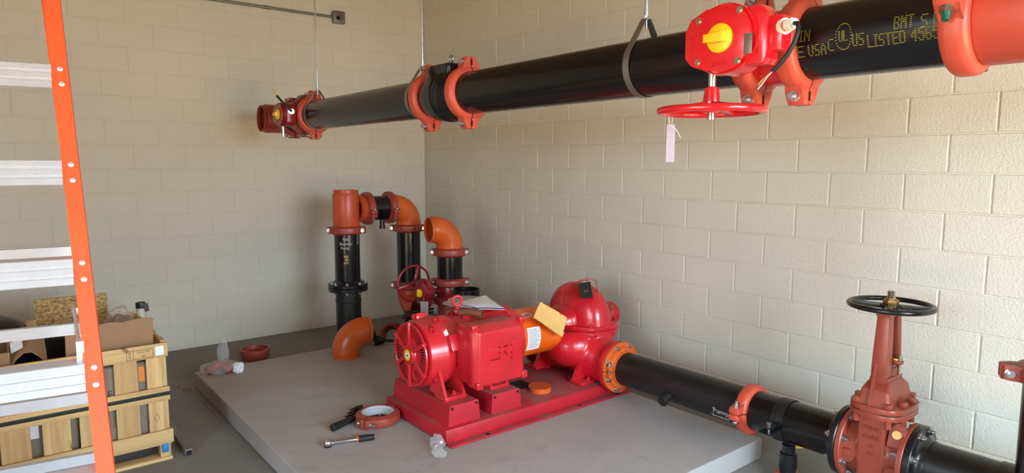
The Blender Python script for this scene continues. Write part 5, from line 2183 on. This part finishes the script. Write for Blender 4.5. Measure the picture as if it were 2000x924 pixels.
# square steel tube on the floor
mb = MB()
x_, y_ = -3.085, -2.16
mb.box((x_, y_, .02), (.04, .56, .04), .003)
tt = mb.obj('square_tube', 'nameplate_grey')
tag(tt, 'dark square steel tube lying on the floor beside the crate', 'steel tube')
mb = MB()
mb.box((x_, y_-.2805, .02), (.030, .001, .030))
mb.obj('tube_bore', 'dark_void', tt)
mb = MB()
mb.prism([(-.05, -.015), (.05, -.02), (.055, .015), (-.04, .02)], .001, .006, (-.19, -4.575, 0), (0, 0, 1), (.8, -.6, 0))
tag(mb.obj('warning_tag', 'label_yellow'), 'small yellow tag on the floor behind the low pipe', 'tag')
# scraps by the pad corner
for k, (x, y, s, a) in enumerate(((-2.83, -1.22, .05, .3), (-2.86, -1.12, .03, 1.2))):
    mb = MB()
    mb.prism([(-.5*s, -.3*s), (.45*s, -.38*s), (.6*s, .2*s), (-.2*s, .42*s)], .002, .012, (x, y, 0), (0, 0, 1), (math.cos(a), math.sin(a), 0))
    tag(mb.obj('wood_scrap', 'wood_chip'), ('larger brown wood scrap on the floor at the pad corner', 'smaller brown wood scrap on the floor at the pad corner')[k], 'scrap')

# ================================================================== LOOSE THINGS ON THE PAD
t = thing('pipe_elbow', 'loose orange elbow standing on the concrete pad', 'pipe fitting', (-1.687, -1.523, .12))
elbow_mesh(MB(), (-1.687, -1.523, .319), (0, 0, -1), V((.985, -.17, 0)).normalized()).obj('elbow_body', 'fitting_orange', t)

# cordless tool behind it
t = thing('cordless_tool', 'black cordless tool with red panel lying behind the loose elbow', 'power tool', (-1.33, -1.32, .12))
M = frame((-1.36, -1.33, .185), (.80, -.56, -.05), (0, 0, 1))
mb = MB(M)
mb.box((.015, 0, -.02), (.085, .06, .10), .012)
mb.obj('tool_body', 'rubber', t)
mb = MB(M)
mb.lathe([(.045, .03), (.048, .05), (.040, .075), (.030, .10), (.018, .11)], (-.02, 0, 0), n=24)
mb.obj('gear_head', 'flange_black', t)
mb = MB(M)
mb.cyl((-.02, 0, .10), (-.02, 0, .19), .013, 14)
mb.obj('drive_bit', 'rubber', t)
mb = MB(M)
mb.box((.02, -.031, -.02), (.045, .003, .06), .001)
mb.obj('red_panel', 'red_print', t)

# brown ring on the floor behind the pad
t = thing('ring_gasket', 'brown-red pipe ring lying on the floor behind the pad', 'pipe fitting', (-2.20, -.72, 0))
mb = MB()
mb.lathe([(.095, 0), (.108, 0), (.114, .02), (.116, .055), (.122, .06), (.122, .088), (.116, .092), (.106, .092), (.103, .06), (.096, .055)], (-2.16, -.70, 0), n=48, closed=True)
mb.obj('ring_body', 'coupling_brown', t)

# bag of small red fittings on the pad corner
for k, (x, y, a, r) in enumerate(((-2.66, -1.31, .4, .042), (-2.57, -1.36, 2.0, .036), (-2.56, -1.27, 1.1, .034))):
    d = V((math.cos(a), math.sin(a), .35)).normalized()
    M = frame((x, y, .12+r*.98), d)
    t = thing('small_fitting', ('left', 'middle', 'rear')[k]+' small red cast fitting inside the clear bag on the pad corner', 'pipe fitting', M)
    mb = MB()
    mb.lathe([(r*.55, -r*1.2), (r*.8, -r*1.2), (r*.85, -r*.6), (r*.7, -r*.3), (r*.75, r*.3), (r*.9, r*.7), (r*.9, r*1.3), (r*.55, r*1.3)], n=24, closed=True)
    mb.obj('fitting_body', 'coupling_brown', t, world=False)
t = thing('plastic_bag', 'crumpled clear plastic bag of red fittings on the pad corner', 'bag', (-2.61, -1.31, .12))
crumple((-2.61, -1.315, .165), .115, .10, .045, 31, .35).obj('bag_body', 'clear_plastic', t, angle=25)
mb = crumple((-2.565, -1.25, .25), .032, .03, .085, 8, .5)
mb.obj('bag_neck', 'clear_plastic', t, angle=25)
crumple((-2.50, -1.40, .155), .030, .03, .035, 17, .6).obj('white_scrap', 'white_paper', t, angle=25)

# coupling lying flat on the pad
coupling('loose brown-red coupling with pale gasket lying flat on the pad', (-2.125, -2.93, .1565), (0, 0, 1), (.86, .5, 0), R=.098, mat='coupling_brown', gasket=True, flip=-1)


# ratchets
def along(p0, p1):
    return frame(p0, V(p1)-V(p0), (0, 0, 1))


t = thing('breaker_bar', 'long black-handled bar lying under the loose coupling', 'tool', (-2.30, -2.83, .12))
M = along((-2.410, -2.905, .146), (-2.075, -2.78, .146))
mb = MB(M)
mb.sweep([(0, 0, 0), (0, 0, .006), (0, 0, .03), (0, 0, .17), (0, 0, .185)], [.012, .0225, .022, .0185, .015], n=20)
mb.obj('handle', 'rubber', t, world=False) if False else mb.obj('handle', 'rubber', t)
mb = MB(M)
mb.cyl((0, 0, .185), (0, 0, .33), .012, 14)
mb.obj('bar', 'flange_black', t)
mb = MB(M)
mb.cyl((0, 0, .33), (0, 0, .38), .018, 14)
mb.obj('head', 'flange_black', t)
t = thing('socket', 'black socket lying inside the loose coupling', 'tool', (-2.11, -2.92, .12))
mb = MB(along((-2.16, -2.945, .138), (-2.075, -2.885, .138)))
mb.sweep([(0, 0, 0), (0, 0, .04), (0, 0, .045), (0, 0, .10)], [.016, .016, .012, .012], n=16)
mb.obj('socket_body', 'flange_black', t)
t = thing('clamp_bracket', 'small black forked bracket behind the loose coupling', 'bracket', (-2.18, -2.75, .12))
for k, dz in enumerate((.128, .142, .156)):
    mb = MB()
    mb.box((-2.205+.02*k, -2.735+.01*k, dz), (.10, .016, .008), .002, Matrix.Rotation(.25, 3, 'Z'))
    mb.obj('prong', 'flange_black', t)
mb = MB()
mb.box((-2.150, -2.722, .140), (.03, .05, .040), .004, Matrix.Rotation(.25, 3, 'Z'))
mb.obj('bracket_base', 'flange_black', t)

t = thing('torque_wrench', 'chrome ratchet wrench with black and orange grip on the pad', 'tool', (-2.42, -3.10, .12))
P0, P1 = V((-2.520, -3.075, .140)), V((-2.262, -3.160, .140))
M = along(P0, P1)
mb = MB(M)
mb.lathe([(.0, -.012), (.021, -.012), (.023, -.008), (.023, .010), (.018, .016), (0, .017)], (0, 0, .012), (1, 0, 0), n=28)
mb.obj('ratchet_head', 'zinc', t)
mb = MB(M)
mb.lathe([(.0225, -.019), (.0225, -.010), (.01, -.010)], (0, 0, .012), (1, 0, 0), n=24)
mb.box((-.010, 0, .012), (.018, .013, .013), .001)
mb.obj('drive_square', 'flange_black', t)
mb = MB(M)
mb.sweep([(0, 0, .03), (0, 0, .05), (0, 0, .055), (0, 0, .17)], [.011, .0095, .0115, .0115], n=18)
mb.obj('shaft', 'zinc', t)
mb = MB(M)
mb.cyl((0, 0, .17), (0, 0, .178), .0165, 18)
mb.obj('orange_collar', 'guard_orange', t)
mb = MB(M)
mb.sweep([(0, 0, .178), (0, 0, .185), (0, 0, .258), (0, 0, .268)], [.0175, .0185, .0180, .014], n=18)
mb.obj('grip', 'rubber', t)
mb = MB(M)
mb.cyl((0, 0, .268), (0, 0, .272), .013, 16)
mb.obj('grip_end', 'nameplate_grey', t)

t = thing('hardware_bag', 'little clear bag of bolts lying against the skid corner', 'bag', (-2.04, -3.49, .12))
crumple((-2.045, -3.485, .158), .030, .038, .036, 41, .5).obj('bag_body', 'clear_plastic', t, angle=25)
crumple((-2.09, -3.565, .140), .026, .038, .018, 43, .6).obj('bag_end', 'clear_plastic', t, angle=25)
for k, (x, y, zz_) in enumerate(((-2.05, -3.49, .148), (-2.035, -3.475, .162), (-2.025, -3.50, .14))):
    mb = MB(frame((x, y, zz_), (math.cos(k*1.7), math.sin(k*1.7), .4)))
    mb.cyl((0, 0, -.02), (0, 0, .02), .006, 10)
    mb.cyl((0, 0, .018), (0, 0, .03), .012, 6)
    mb.obj('bolt', 'zinc', t)
for o in list(COL.objects):
    if o.parent is None and o.type in {'MESH', 'EMPTY'} and 'kind' not in o and 'label' not in o:
        print('UNLABELLED', o.name)
